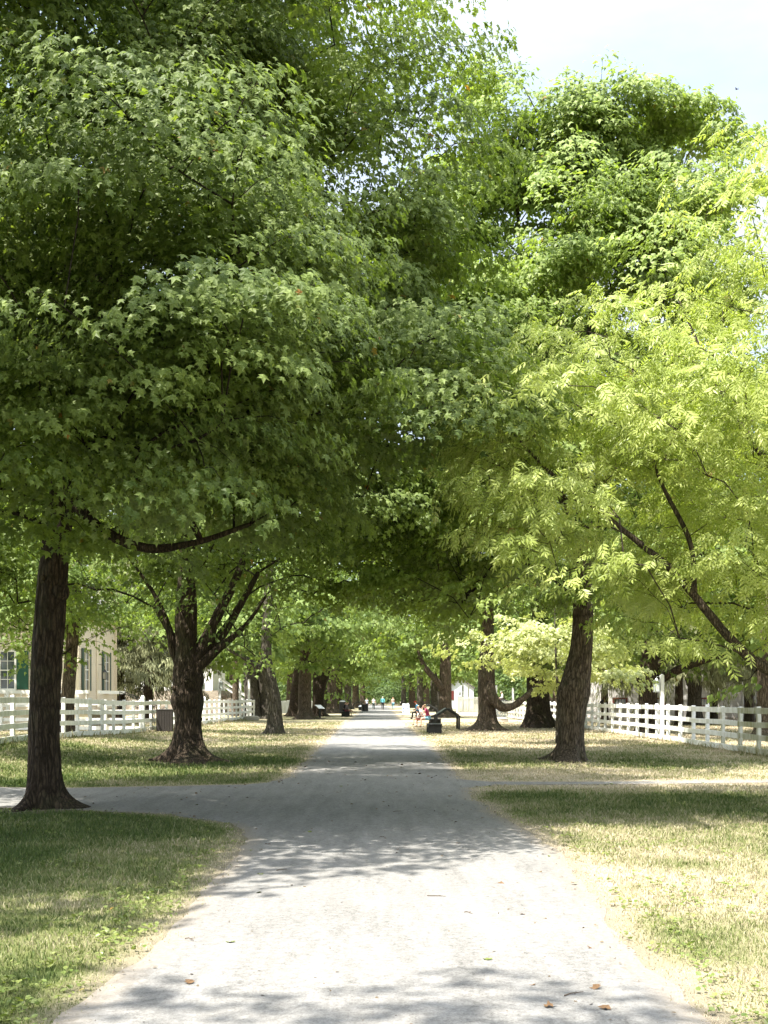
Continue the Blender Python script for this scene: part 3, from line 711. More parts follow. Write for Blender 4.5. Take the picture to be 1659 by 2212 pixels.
def build_far_trees():
    G2, G3 = AVE, 'trees beyond the fences'
    protoA = tree('maple_tree', 'distant left maple with a straight light trunk beside the seated pair', at(717, 118),
         [(0, 0, -.2, .62), (0, 0, 1, .5), (0, 0, 3, .46), (.1, 0, 6, .3), (.1, 0, 11, .1)],
         [(0, 0, 8.4, 5.8, 5.8, 4.9, 220)], seed=61, lpc=38, lsize=.36, kind='maple_far', mat='maple_b', bark='bark_b', first=3.8, spray=(2.2, 1.3), seg=28, step=.2, flare=.5, tipr=.016, group=G2)
    protoB = tree('maple_tree', 'distant right maple with a light bark trunk behind the reading stand', at(938, 132),
         [(0, 0, -.2, .55), (0, 0, 1, .45), (-.05, 0, 3, .42), (.0, 0, 6, .3), (.1, 0, 11, .1)],
         [(0, 0, 8.8, 5.4, 5.4, 5.0, 200)], limbs=[[(0, -.1, 2.2, .22), (.9, -.2, 3.4, .17), (1.9, -.2, 5.0, .1)]],
         seed=67, lpc=38, lsize=.38, kind='maple_far', mat='maple_b', bark='bark_grey', first=4.0, spray=(2.2, 1.3), seg=28, step=.2, flare=.5, tipr=.016, group=G2)
    # avenue, farther pairs
    far = [(protoA, 731, 126, .5, 1.0, 'pale trunk just right of the straight light left maple'),
           (protoB, 703, 128, 2.2, 1.0, 'brown trunk partly behind the V shaped left maple'),
           (protoA, 768, 175, 1.9, 1.1, 'far dark left maple forking above the bins'),
           (protoB, 752, 158, 4.0, 1.05, 'far left maple between the seated pair and the forked one'),
           (protoA, 783, 225, 3.3, 1.1, 'last left maple before the woodland'),
           (protoB, 908, 150, .8, 1.0, 'far right maple with Y shaped limbs behind the person in blue'),
           (protoA, 890, 178, 2.6, 1.1, 'far right dark trunk behind the blue notice board'),
           (protoA, 922, 205, 5.0, 1.1, 'far right maple seen between the light and Y limbed trunks'),
           (protoB, 872, 230, 1.2, 1.15, 'last right maple ahead of the walkers'),
           (protoB, 985, 165, 3.0, .95, 'far right maple overhanging the grey shed')]
    for p, x, D, rz, s, l in far:
        copy_tree(p, l, at(x, D), rz, s, G2)
    # beyond the fences
    side = tree('maple_tree', 'sunny maple leaning by the left fence in front of the cream house', at(143, 40.5),
         [(0, 0, -.2, .33), (.02, 0, .8, .26), (.12, 0, 2.4, .23), (.3, 0, 4.6, .2), (.5, 0, 8, .12), (.5, 0, 11.5, .04)],
         [(-.8, 0, 8.1, 5.2, 4.8, 4.3, 300), (-2.6, -.6, 5.6, 3.4, 3.0, 1.5, 90), (-.2, -.8, 5.0, 3.0, 2.0, 1.1, 110)], seed=71, lpc=44, lsize=.20, kind='maple_mid', mat='maple_b', bark='bark_b', first=3.2, spray=(1.7, 1.0), seg=40, step=.1, flare=.6, tipr=.010, group=G3)
    sides = [(protoA, -21, 52, .3, 1.0, 'maple in the yard left of the cream house'),
             (protoB, -12.5, 74, 1.0, 1.0, 'maple behind the cream house corner'),
             (protoA, -14.5, 112, 2.0, 1.05, 'maple beyond the white stair rail'),
             (protoB, -23, 130, 4.2, 1.2, 'tall maple behind the white cottage'),
             (protoA, -11.0, 140, 5.2, 1.05, 'maple behind the solid white boards'),
             (protoB, -19, 180, .9, 1.3, 'far maple left of the avenue rows'),
             (protoA, 13.5, 82, 1.6, 1.05, 'maple behind the right fence near the white posts'),
             (protoB, 19.5, 68, 3.9, .95, 'maple in front of the pale stone house'),
             (protoA, 17.5, 112, .2, 1.15, 'maple left of the pale stone house'),
             (protoB, 29, 88, 2.7, 1.15, 'tall maple over the pale stone house'),
             (protoA, 16, 45, 4.4, 1.02, 'maple behind the ash at the right edge'),
             (protoB, 24, 58, 1.4, 1.1, 'tall maple far behind the ash'),
             (protoA, 14.5, 185, 3.6, 1.3, 'far maple right of the grey shed'),
             (protoB, 12.0, 215, .7, 1.3, 'far maple behind the grey shed')]
    for p, X, D, rz, s, l in sides:
        copy_tree(p, l, (X, D, float(hgt(X, D))), rz, s, G3)
    tree('pine_tree', 'straight bare brown conifer trunk behind the left board fence', at(509, 92),
         [(0, 0, -.2, .30), (0, 0, 2, .25), (0, 0, 5, .22), (0, 0, 10, .12), (0, 0, 14, .03)],
         [(0, 0, 9.6, 2.6, 2.6, 4.2, 90)], seed=73, lpc=60, lsize=.34, kind='needle', mat='spruce', bark='bark_b', first=5.5, spray=(1.5, .7), seg=24, step=.2, flare=.2, tipr=.012, group=None)
    sp = tree('spruce_tree', 'grey green drooping spruce beside the cream house', at(320, 72),
         [(0, 0, -.2, .33), (0, 0, 2, .28), (0, 0, 5, .22), (0, 0, 9, .12), (0, 0, 13, .02)],
         [(0, 0, 3.1, 2.5, 2.5, 1.0, 60), (0, 0, 4.6, 2.9, 2.9, 1.9, 120), (0, 0, 7.5, 2.3, 2.3, 2.4, 90), (0, 0, 10.5, 1.3, 1.3, 2.2, 40)], seed=79, lpc=90, lsize=.30, kind='needle', mat='spruce', bark='bark', first=2.0, spray=(1.5, .55), droop=1.15, seg=24, step=.2, flare=.2, tipr=.010, group='spruces in the yards')
    for X, D, rz, s, l in [(at(258, 74)[0], 74, 1.1, 1.1, 'spruce close to the corner of the cream house'),
                           (18.0, 66, 2.1, .80, 'grey green spruce with two stems behind the right fence'),
                           (21.0, 69, 4.0, .75, 'spruce in front of the pale wall between basement windows'),
                           (24.2, 72, 5.1, .95, 'spruce beside the pale stone steps'),
                           (14.6, 71, 3.0, .75, 'spruce hanging over the leftmost basement window')]:
        copy_tree(sp, l, (X, D, float(hgt(X, D))), rz, s, 'spruces in the yards', 1.6 if X > 0 else 1.0)
    # the wood that closes the view: one mass
    rng = np.random.default_rng(97)
    tr = []
    for i in range(60): tr.append((rng.uniform(-80, 80), rng.uniform(250, 305), rng.uniform(.85, 1.3)))
    for i in range(26): tr.append((rng.uniform(-22, 22), rng.uniform(238, 250), rng.uniform(.35, .6)))
    for i in range(26): tr.append((rng.choice([-1, 1]) * rng.uniform(30, 62), rng.uniform(105, 250), rng.uniform(.85, 1.25)))
    P, T_, Nn, S_, CLs = [], [], [], [], []
    for (x, y, s) in tr:
        n = 2100
        d = norm(rng.normal(0, 1, (n, 3))); d[:, 2] = np.abs(d[:, 2]) * 1.3 - .62
        lum = .75 + .5 * vnoise(d * 2.4 + x)
        pos = np.array([x, y, 6.2 * s + float(hgt(x, y))]) + d * (rng.random(n) ** .3 * lum)[:, None] * np.array([6.5, 6.5, 8.5]) * s
        pos[:, 2] = np.maximum(pos[:, 2], float(hgt(x, y)) + .3 * rng.random(n))
        P.append(pos); T_.append(d - np.array([0, 0, .8]) + rng.normal(0, .4, (n, 3))); Nn.append(d * .7 + np.array([0, 0, .9]) + rng.normal(0, .4, (n, 3)))
        S_.append(.75 * s * (.6 + .7 * rng.random(n))); CLs.append(np.clip(vnoise(pos * .55), 0, 1))
    n = sum(len(p) for p in P)
    me = leaf_mesh('woodland', np.concatenate(P), np.concatenate(T_), np.concatenate(Nn), np.concatenate(S_), rng.random(n) * .99, np.concatenate(CLs), 'maple_far', M['wood_far'])
    tag(link('woodland', me), 'dense dark green wood closing the far end of the avenue', 'woodland', kind='stuff')

exec_parts = []
# ------------------------------------------------------------------ fences
M['white'] = fence_mat('white_paint', .48)
M['white_old'] = fence_mat('weathered_white_paint', .55)
M['mossy'] = fence_mat('algae_stained_white_paint', .95)
M['black'] = plain('black_stained_wood', (.022, .022, .021), .55, .25, 5)
M['brown'] = plain('brown_stained_wood', (.040, .034, .031), .6, .25, 5)
M['stone'] = plain('rough_stone', (.36, .33, .28), .9, .3, 4, .6)
M['iron'] = plain('black_iron', (.02, .02, .02), .45, .1, 8)
M['steel'] = plain('zinc_metal', (.42, .44, .43), .4, .1, 8, metal=.6)

def fence(name, label, pts, spacing, path_side, group, mat_of, extra=None, height=1.37):
    P = np.asarray(pts, float)
    seg = np.r_[0, np.cumsum(np.linalg.norm(np.diff(P, axis=0), axis=1))]
    n = int(seg[-1] / spacing)
    rng = random.Random(len(name) + n)
    s = np.arange(n + 1) * spacing
    X = np.interp(s, seg, P[:, 0]); Y = np.interp(s, seg, P[:, 1])
    o = thing(name, label, 'fence', (X[0], Y[0], float(hgt(X[0], Y[0]))), 0, group)
    x0, y0, z0 = o.location
    Zg = hgt(X, Y)
    for i in range(n + 1):
        a = math.atan2(Y[min(i + 1, n)] - Y[max(i - 1, 0)], X[min(i + 1, n)] - X[max(i - 1, 0)])
        h = height + .045 + rng.uniform(-.02, .025)
        big = extra and i in extra
        if big: h = extra[i]
        w = .17 if big else .115
        mb = MB()
        mb.box((0, 0, h / 2 - .1), (w, w, h + .2), rz=a)
        if big: mb.tube([(0, 0, h - .02), (0, 0, h + .03), (0, 0, h + .065), (0, 0, h + .085)], [w * .5, w * .47, w * .33, w * .08], 12)
        p = mb.build('gate_post' if big else 'post', mat_of(X[i], Y[i]), o, loc=(X[i] - x0, Y[i] - y0, Zg[i] - z0), bevel=.012)
        p.rotation_euler = (rng.uniform(-.014, .014), rng.uniform(-.014, .014), 0)
    rows = [(.15, .165), (.53, .155), (.90, .155), (height - .085, .17)]
    k = 0
    while k < n:
        e = min(k + 3, n)
        for zc, bh in rows:
            mb = MB()
            V = []
            for j in range(k, e + 1):
                t = np.array([X[min(j + 1, n)] - X[max(j - 1, 0)], Y[min(j + 1, n)] - Y[max(j - 1, 0)]]); t /= np.linalg.norm(t)
                nn = np.array([-t[1], t[0]]); nn *= np.sign(nn[0] * path_side) or 1
                q = np.array([X[j], Y[j]]) + nn * (.0575 + .003)
                if j == k: q = q + t * .004
                if j == e: q = q - t * .004
                z = Zg[j] + zc + rng.uniform(-.014, .014)
                for off, dz in ((0, -bh / 2), (.026, -bh / 2), (.026, bh / 2), (0, bh / 2)):
                    V.append((q[0] + nn[0] * off - x0, q[1] + nn[1] * off - y0, z + dz - z0))
            m = e - k + 1
            Q = [(4 * a + b, 4 * a + (b + 1) % 4, 4 * a + 4 + (b + 1) % 4, 4 * a + 4 + b) for a in range(m - 1) for b in range(4)]
            mb.add(V, Q, ngons=[(3, 2, 1, 0), (4 * m - 4, 4 * m - 3, 4 * m - 2, 4 * m - 1)])
            mb.build('board', mat_of((X[k] + X[e]) / 2, (Y[k] + Y[e]) / 2), o, bevel=.004)
        k = e
    return o

def build_fences():
    fence('board_fence', 'long white four board fence right of the path, algae stained at its near end', [(10.9, 28.3), (10.95, 60), (10.6, 104)], 1.65, -1, 'white board fences',
          lambda x, y: M['mossy'] if y < 34.9 else M['white'])
    fence('board_fence', 'weathered white four board fence left of the path with taller round topped gate posts', [(-10.75, 27.4), (-10.3, 48), (-9.9, 62), (-9.15, 84)], 1.62, 1, 'white board fences',
          lambda x, y: M['white_old'] if y < 44 else M['white'], {13: 1.55, 21: 1.5, 22: 1.5})
    # a cross fence in the left yard and a pale picket fence far right
    fence('board_fence', 'white board fence crossing the yard below the cream house porch', [(-10.6, 49.6), (-15.5, 50.6), (-30, 52.5)], 1.7, 1, 'white board fences', lambda x, y: M['white'])
    def pickets(label, a, b, h, n, solid=False):
        a, b = np.array(a), np.array(b)
        o = thing('picket_fence', label, 'fence', (a[0], a[1], float(hgt(*a))))
        t = b - a; L = np.linalg.norm(t); an = math.atan2(t[1], t[0]); o.rotation_euler.z = an
        for i in range(n):
            x = (i + .5) * L / n; w = L / n * (.94 if solid else .62)
            hh = h - (.10 * math.sin(math.pi * ((i % 8) / 7)) if solid else 0)
            MB().prism([(x - w / 2, .03), (x + w / 2, .03), (x + w / 2, hh - .07), (x, hh), (x - w / 2, hh - .07)], 'y', -.012, .012).build('picket', M['white'], o)
        for z in (.35, h - .32):
            MB().box((L / 2, .035, z), (L, .04, .09)).build('rail', M['white'], o)
        for x in (-.07, L + .07):
            MB().box((x, 0, h / 2), (.13, .13, h + .15)).build('post', M['white'], o, bevel=.01)
    pickets('tall white picket fence far right beside the grey shed', (9.0, 124), (12.4, 127), 1.75, 20)
    pickets('solid white board fence with a scalloped top behind the left trunks', (-9.6, 104), (-5.6, 110), 1.35, 24, True)

# ------------------------------------------------------------------ street furniture
def lamp_post(label, x, D, top_y, lantern, cat='lamp post', base=None):
    X = (x - CX) / F * D; zg = float(hgt(X, D)) if base is None else base
    h = CH + (HY - top_y) / F * D - zg
    o = thing('lamp_post' if lantern else 'white_post', label, cat, (X, D, zg), 0, 'white posts beside the fences')
    mb = MB(); mb.box((0, 0, h / 2 - .05), (.16, .16, h + .1)); mb.box((0, 0, h * .18), (.19, .19, .04))
    mb.prism([(-.085, h), (.085, h), (0, h + .06)], 'y', -.085, .085)
    mb.build('post', M['white'], o, bevel=.01)
    if lantern:
        s = lantern
        ln = MB()
        for sx in (-1, 1):
            for sy in (-1, 1): ln.box((s * .24 + sx * .10, -.02 + sy * .10, h - .48), (.02, .02, .42))
        ln.box((s * .24, -.02, h - .70), (.24, .24, .03)); ln.box((s * .24, -.02, h - .26), (.25, .25, .025))
        ln.tube([(s * .24, -.02, h - .25), (s * .24, -.02, h - .15), (s * .24, -.02, h - .12)], [.15, .05, .03], 8)
        ln.tube([(s * .24, -.02, h - .12), (s * .24, -.02, h - .06), (s * .05, 0, h - .05)], [.012, .012, .012], 6)
        lo = ln.build('lantern', M['steel'], o)
        g = NT('lantern_glass') if 'lglass' not in M else None
        if g: M['lglass'] = g.done(g.principled((.5, .55, .5), .15, spec=.5))
        MB().box((s * .24, -.02, h - .48), (.17, .17, .38)).build('pane', M['lglass'], lo)
    return o

def bench(label, x, D, L=1.8, w=.66, h=.46, group='black box benches'):
    X = (x - CX) / F * D
    o = thing('bench', label, 'bench', (X, D, float(hgt(X, D))), 0, group)
    for i in range(4):
        MB().box((-w / 2 + (i + .5) * w / 4, L / 2, h - .022), (w / 4 - .008, L + .06, .044)).build('seat_board', M['black'], o, bevel=.005)
    for y in (.06, L - .06):
        e = MB()
        for sx in (-1, 1): e.box((sx * w * .235, y, (h - .05) / 2), (w * .46, .05, h - .05))
        e.build('end_panel', M['black'], o, bevel=.004)
    for sx in (-1, 1):
        MB().box((sx * (w / 2 - .05), L / 2, h - .11), (.04, L - .18, .12)).build('side_rail', M['black'], o)
    return o

def reading_stand(label, X, D, w=1.29, L=1.5, group='black reading stands'):
    o = thing('reading_stand', label, 'reading stand', (X, D, float(hgt(X, D))), 0, group)
    leg, apex = .68, 1.08
    for y in (0, L):
        for s in (-1, 1):
            MB().box((s * (w / 2 - .05), y, leg / 2), (.10, .09, leg)).build('leg', M['black'], o, bevel=.006)
            a = math.atan2(apex - leg, w / 2 - .03)
            MB().box((s * w / 4, y, (leg + apex) / 2 + .01), (math.hypot(w / 2, apex - leg) + .02, .09, .085), ry=s * a).build('rafter', M['black'], o, bevel=.006)
    for s in (-1, 1):
        a = math.atan2(apex - leg, w / 2 - .03)
        MB().box((s * (w / 4 + .01), L / 2, (leg + apex) / 2 + .075), (w / 2 - .02, L + .10, .025), ry=s * a).build('panel', M['panel'], o, bevel=.004)
    return o

def slat_bin(label, x, D, w, h, mat, lid=None, group='bins'):
    X = (x - CX) / F * D
    o = thing('litter_bin', label, 'bin', (X, D, float(hgt(X, D))), R(8), group)
    n = 6
    for k in range(4):
        mb = MB()
        for i in range(n):
            u = -w / 2 + (i + .5) * w / n
            c = [(u, -w / 2), (w / 2, u), (u, w / 2), (-w / 2, u)][k]
            mb.box((c[0], c[1], h / 2), (w / n - .012, .03, h - .06) if k % 2 == 0 else (.03, w / n - .012, h - .06))
        mb.build('slat_side', M[mat], o, bevel=.004)
    MB().box((0, 0, .05), (w - .09, w - .09, .06)).build('base', M['iron'], o)
    mb = MB(); mb.box((0, 0, h - .015), (w + .05, w + .05, .05))
    if lid: mb.tube([(0, 0, h), (0, 0, h + .1), (0, 0, h + .16)], [w * .52, w * .42, w * .1], 14)
    mb.build('lid', M[lid or mat], o, bevel=.006)
    if not lid:
        a = np.linspace(0, math.pi, 8)
        MB().tube([(math.cos(t) * .10, 0, h + .01 + math.sin(t) * .09) for t in a], [.012] * 8, 6).build('handle', M['iron'], o)
    return o

def build_furniture():
    t = NT('panel_print'); n = t.noise(9, 3); M['panel'] = t.done(t.principled(t.mix(n, (.03, .035, .032), (.07, .075, .07)), .4))
    M['blue'] = plain('blue_print', (.10, .14, .38), .5, .1)
    M['signwhite'] = plain('sign_white', (.78, .80, .84), .45, .05)
    bench('nearest black box bench right of the path, empty, seen end on', 940, 50.5)
    bench('black box bench under the seated woman in pink', 941, 62.5, group='black box benches')
    bench('black box bench under the person in the blue shirt', 907, 86, w=.6)
    bench('black box bench left of the path under the seated pair', 746, 97, w=.75)
    reading_stand('black roof shaped reading stand beside the nearest bench', 3.67, 57.6)
    reading_stand('black roof shaped reading stand behind the person in blue', 4.12, 88.0, 1.45)
    reading_stand('small dark reading stand far left of the path behind the bins', -2.75, 158, 1.5)
    o = thing('sign_panel', 'dark post sign with a tilted white board in front of the V shaped trunk', 'sign', at(691, 90))
    MB().box((0, 0, .44), (.16, .10, .88)).build('post', M['black'], o, bevel=.005)
    MB().box((0, -.05, .93), (.75, .03, .5), rx=R(-55), ry=0, rz=R(55)).build('board', M['signwhite'], o)
    # notice board: A shaped stand, blue print on white
    X, D, z = at(876.5, 110)
    o = thing('notice_board', 'white folding notice board with blue printing at the right edge of the path', 'sign', (X, D, z), R(4))
    a = R(7)
    fr = MB(); w, h = .70, 1.02
    for s in (-1, 1): fr.box((s * (w / 2 - .025), 0, h / 2), (.05, .04, h))
    fr.box((0, 0, h - .02), (w - .1, .04, .05)); fr.box((0, 0, .05), (w - .1, .04, .05)); fr.box((0, 0, h + .045), (w * .9, .05, .08))
    f = fr.build('front_frame', M['signwhite'], o, bevel=.004); f.rotation_euler.x = -a; f.location.y = -.14
    b = MB().box((0, 0, h / 2), (w - .1, .02, h - .1)).build('face', M['signwhite'], f)
    pr = MB()
    for cx, cz, ww, hh in [(0, .90, .46, .05), (-.20, .80, .05, .05), (.20, .80, .05, .05), (0, .79, .28, .04), (0, .715, .40, .025), (-.20, .585, .15, .13), (0, .585, .14, .10), (.20, .585, .15, .13), (-.14, .45, .26, .03), (.16, .45, .2, .03), (-.2, .33, .14, .14), (.2, .33, .14, .14), (0, .37, .09, .07), (-.2, .17, .16, .06), (.2, .17, .16, .06)]:
        pr.box((cx, -.012, cz), (ww, .008, hh))
    pr.build('printing', M['blue'], f)
    edge = MB()
    for s in (-1, 1): edge.box((s * (w / 2 - .06), -.013, h / 2), (.022, .008, h - .12))
    edge.box((0, -.013, h - .065), (w - .14, .008, .02)); edge.build('border', M['blue'], f)
    bk = MB()
    for s in (-1, 1): bk.box((s * (w / 2 - .025), 0, h / 2), (.05, .035, h))
    bk.box((0, 0, h / 2), (w - .1, .02, h - .1))
    k = bk.build('back_panel', M['signwhite'], o); k.rotation_euler.x = a; k.location.y = .14
    kn = MB()
    for x in (-.18, -.05, .08): kn.box((x, 0, h + .06), (.07, .06, .05))
    kn.build('clip', M['iron'], f)
    slat_bin('brown slatted litter bin beside the burled second maple', 356, 50.0, .70, 1.0, 'brown')
    slat_bin('plain dark litter bin at the left edge of the far path', 788, 136, .72, .84, 'black')
    slat_bin('tall dark bin with a pale domed lid behind the seated pair', 740, 116, .62, 1.25, 'black', 'steel')
    slat_bin('small dark bin with a white lid just behind the plain dark one', 779, 146, .5, .5, 'black', 'signwhite')
    lamp_post('white lantern post just right of the burled second maple', 432, 80, 1469, 1)
    lamp_post('white lantern post in front of the white stair rail', 475, 81, 1467, .45)
    lamp_post('plain white post right of the bare brown conifer trunk', 519, 82, 1468, 0, 'post')
    lamp_post('plain white post beside the twin stemmed grey maple', 538, 83, 1468, 0, 'post')
    lamp_post('tall white post with a glass lantern behind the sunny part of the right fence', 1430, 47.5, 1459, -1)
    lamp_post('far right white post carrying a small lantern by the picket fence', 1000, 132, 1479, -.1)
    lamp_post('plain far right white post nearest the J limbed maple', 1012, 131, 1479, 0, 'post')
    lamp_post('white post seen through the curl of the J shaped limb', 1072, 100, 1482, 0, 'post')
    lamp_post('white post just beyond the tip of the J shaped limb', 1108, 96, 1487, 0, 'post')
    def boulder(label, x, D, d, seed):
        rng = np.random.default_rng(seed)
        u, v = np.meshgrid(np.linspace(0, math.pi, 13), np.arange(20) / 20 * 2 * math.pi, indexing='ij')
        S = np.stack([np.sin(u) * np.cos(v), np.sin(u) * np.sin(v), np.cos(u)], -1)
        S = np.sign(S) * np.abs(S) ** .55
        S = S * (1 + .22 * (vnoise(S * 1.9 + seed) - .5))[..., None]
        V = (S * np.array(d) / 2 + np.array([0, 0, d[2] * .36])).reshape(-1, 3)
        i, j = np.meshgrid(np.arange(12), np.arange(20), indexing='ij')
        Q = np.stack([i * 20 + j, (i + 1) * 20 + j, (i + 1) * 20 + (j + 1) % 20, i * 20 + (j + 1) % 20], -1).reshape(-1, 4)
        o = MB().add(V, Q).build('stone_block', M['stone'], None, False)
        o.location = at(x, D)
        tag(o, label, 'stone')
    boulder('long low stone block on the grass at the end of the left fence', 543, 77, (1.15, .5, .34), 3)
    boulder('pale stone slab on the grass right of the J limbed maple', 1082, 74, (.95, .55, .42), 8)

# ------------------------------------------------------------------ buildings
def clap(mb, p0, p1, z0, z1, exp=.125, out=(0, -1)):
    """clapboard courses between two ground points, outward normal out"""
    n = int((z1 - z0) / exp)
    o = np.array(out)
    for i in range(n):
        a, b = z0 + i * exp, z0 + (i + 1) * exp
        q = [(*(np.array(p0) + o * .022), a), (*(np.array(p1) + o * .022), a), (*(np.array(p1) + o * .004), b), (*(np.array(p0) + o * .004), b),
             (*np.array(p0), a), (*np.array(p1), a)]
        mb.add(q, [(0, 1, 2, 3), (4, 5, 1, 0)])

def window(parent, c, w, h, nrm, cols, rows, frame, glass, shutter=None, sw=.5):
    """c: centre on the wall; nrm 'y-' faces the viewer, 'x+' or 'x-' faces sideways"""
    holder = MB()
    def B(mb, u, v, du, dv, depth, off):
        if nrm == 'y-': mb.box((c[0] + u, c[1] - off, c[2] + v), (du, depth, dv))
        else:
            s = 1 if nrm == 'x+' else -1
            mb.box((c[0] + s * off, c[1] + u, c[2] + v), (depth, du, dv))
    for s in (-1, 1):
        B(holder, s * (w / 2 + .05), 0, .10, h + .2, .09, .045)
        B(holder, 0, s * (h / 2 + .05), w, .10, .09, .045)
    B(holder, 0, -h / 2 - .12, w + .3, .06, .16, .07)
    win = holder.build('window', M[frame], parent)
    g = MB(); B(g, 0, 0, w, h, .01, .012); g.build('pane', M[glass], win)
    s = MB()
    for i in range(1, cols): B(s, -w / 2 + i * w / cols, 0, .028, h, .03, .032)
    for j in range(1, rows): B(s, 0, -h / 2 + j * h / rows, w, .028 if j != rows // 2 else .06, .032, .033)
    s.build('sash', M['trim'], win)
    if shutter:
        for sd in (-1, 1):
            sh = MB()
            B(sh, sd * (w / 2 + .12 + sw / 2), 0, sw, h + .1, .035, .045)
            for k in (-.27, .27):
                B(sh, sd * (w / 2 + .12 + sw / 2), k * h, sw * .72, h * .42, .012, .066)
            sh.build('shutter', M[shutter], parent, bevel=.004)
    return win

def build_buildings():
    M['cream'] = plain('cream_clapboard_paint', (.64, .56, .44), .6, .06, 3)
    M['trim'] = plain('white_trim', (.78, .77, .73), .5, .04)
    M['creamtrim'] = plain('cream_trim', (.68, .59, .45), .55, .05)
    M['green'] = plain('green_shutter_paint', (.022, .085, .052), .45, .08)
    M['darkgreen'] = plain('dark_shutter_paint', (.055, .085, .07), .5, .08)
    M['red'] = plain('dark_red_trim', (.13, .030, .026), .5, .1)
    M['roof'] = plain('grey_shingle', (.16, .15, .14), .85, .3, 9, .6)
    t = NT('window_glass'); n = t.noise(.9, 3, .6)
    M['glass'] = t.done(t.principled(t.ramp(n, [(.35, (.03, .04, .045)), (.65, (.14, .17, .19))]), .06, spec=.8))
    t = NT('white_stone'); obj = t.n('TexCoord').outputs['Object']
    br = t.n('TexBrick', {'Vector': t.n('Mapping', {'Vector': obj, 'Rotation': (R(90), 0, 0)}).outputs[0], 'Color1': (.60, .58, .55, 1), 'Color2': (.68, .66, .63, 1), 'Mortar': (.50, .48, .45, 1), 'Scale': 1.0, 'Brick Width': .62, 'Row Height': .28, 'Mortar Size': .012})
    wn = t.noise(3, 6, .7, vec=obj)
    M['whitestone'] = t.done(t.principled(t.mix(t.ramp(wn, [(.4, (0, 0, 0)), (.8, (.5,) * 3)]), br.outputs[0], (.42, .39, .35)), .85, t.bump(wn, .4, .02)))
    t = NT('fieldstone'); obj = t.n('TexCoord').outputs['Object']
    vo = t.n('TexVoronoi', {'Vector': t.n('Mapping', {'Vector': obj, 'Scale': (1.6, 1.6, 4.2)}).outputs[0], 'Scale': 1.3})
    ve = t.n('TexVoronoi', {'Vector': t.n('Mapping', {'Vector': obj, 'Scale': (1.6, 1.6, 4.2)}).outputs[0], 'Scale': 1.3}, feature='DISTANCE_TO_EDGE')
    c = t.ramp(t.n('RGBToBW', {'Color': vo.outputs['Color']}).outputs[0], [(.2, (.20, .165, .13)), (.8, (.42, .37, .30))])
    c = t.mix(t.ramp(ve.outputs['Distance'], [(0, (1, 1, 1)), (.06, (0, 0, 0))]), c, (.16, .13, .11))
    M['fieldstone'] = t.done(t.principled(c, .9, t.bump(ve.outputs['Distance'], .5, .03)))
    # cream house on the left
    x1, x0, y0, y1 = -16.0, -27.0, 58.9, 67.4
    zg = float(hgt(-16, 59)); H = 6.4
    o = thing('cream_house', 'cream clapboard house with green shutters behind the left fence', 'house', (x1, y0, zg))
    def part(name, mb, m, bevel=0):
        p = mb.build(name, M[m], o, bevel=bevel); p.location = (-x1, -y0, -zg); return p
    w = MB(); w.box(((x0 + x1) / 2, (y0 + y1) / 2, zg + H / 2 - .3), (x1 - x0, y1 - y0, H + .6))
    clap(w, (x0, y0), (x1, y0), zg + .9, zg + H, .125, (0, -1)); clap(w, (x1, y0), (x1, y1), zg + .9, zg + H, .125, (1, 0))
    wall = part('wall', w, 'cream')
    for (cx, cy, w_, d_) in ((x1 + .015, y0 - .015, .20, .20), (x1 + .015, y1 - .015, .20, .20), (x1 + .03, 63.0, .10, .34)):
        cb = MB(); cb.box((cx, cy, zg + H / 2 + .4), (w_, d_, H - .9)); part('corner_board', cb, 'creamtrim')
    rf = MB(); rf.prism([(x0 - .5, zg + H), (x1 + .5, zg + H), ((x0 + x1) / 2, zg + H + 4.6)], 'y', y0 - .45, y1 + .45)
    part('roof', rf, 'roof')
    fz = MB(); fz.box(((x0 + x1) / 2, y0 - .06, zg + H - .22), (x1 - x0 + .5, .16, .4)); fz.box((x1 + .10, (y0 + y1) / 2, zg + H - .22), (.18, y1 - y0, .4))
    part('frieze', fz, 'creamtrim')
    class Off:  # windows are laid out in world numbers, then moved under the house
        pass
    kids0 = set(o.children)
    window(o, (-19.86, y0 - .02, 3.13), 1.12, 1.95, 'y-', 3, 4, 'trim', 'glass', 'green', .62)
    window(o, (-24.2, y0 - .02, 3.13), 1.12, 1.95, 'y-', 3, 4, 'trim', 'glass', 'green', .62)
    window(o, (x1 + .02, 60.65, 3.2), .80, 2.2, 'x+', 2, 4, 'creamtrim', 'glass', 'darkgreen', .44)
    window(o, (x1 + .02, 65.15, 3.2), .95, 2.2, 'x+', 2, 4, 'creamtrim', 'glass', 'darkgreen', .44)
    for k in o.children:
        if k not in kids0: k.location = (-x1, -y0, -zg)
    po = MB(); dk = zg + .82
    po.box(((x0 + x1) / 2 + .6, y0 - .95, dk - .08), (x1 - x0 + 1.2, 1.86, .16)); po.box((x1 + .62, (y0 + y1) / 2 - .4, dk - .08), (1.20, y1 - y0 - .9, .16))
    part('porch_deck', po, 'creamtrim')
    sk = MB(); sk.box(((x0 + x1) / 2 + .6, y0 - 1.80, dk / 2 - .1 + zg / 2), (x1 - x0 + 1.1, .06, dk - zg - .1)); part('porch_skirt', sk, 'creamtrim')
    for x in np.arange(-26.6, -14.6, 2.5):
        p = MB(); p.box((x, y0 - 1.75, dk + .52), (.16, .16, 1.04)); part('porch_post', p, 'trim', .01)
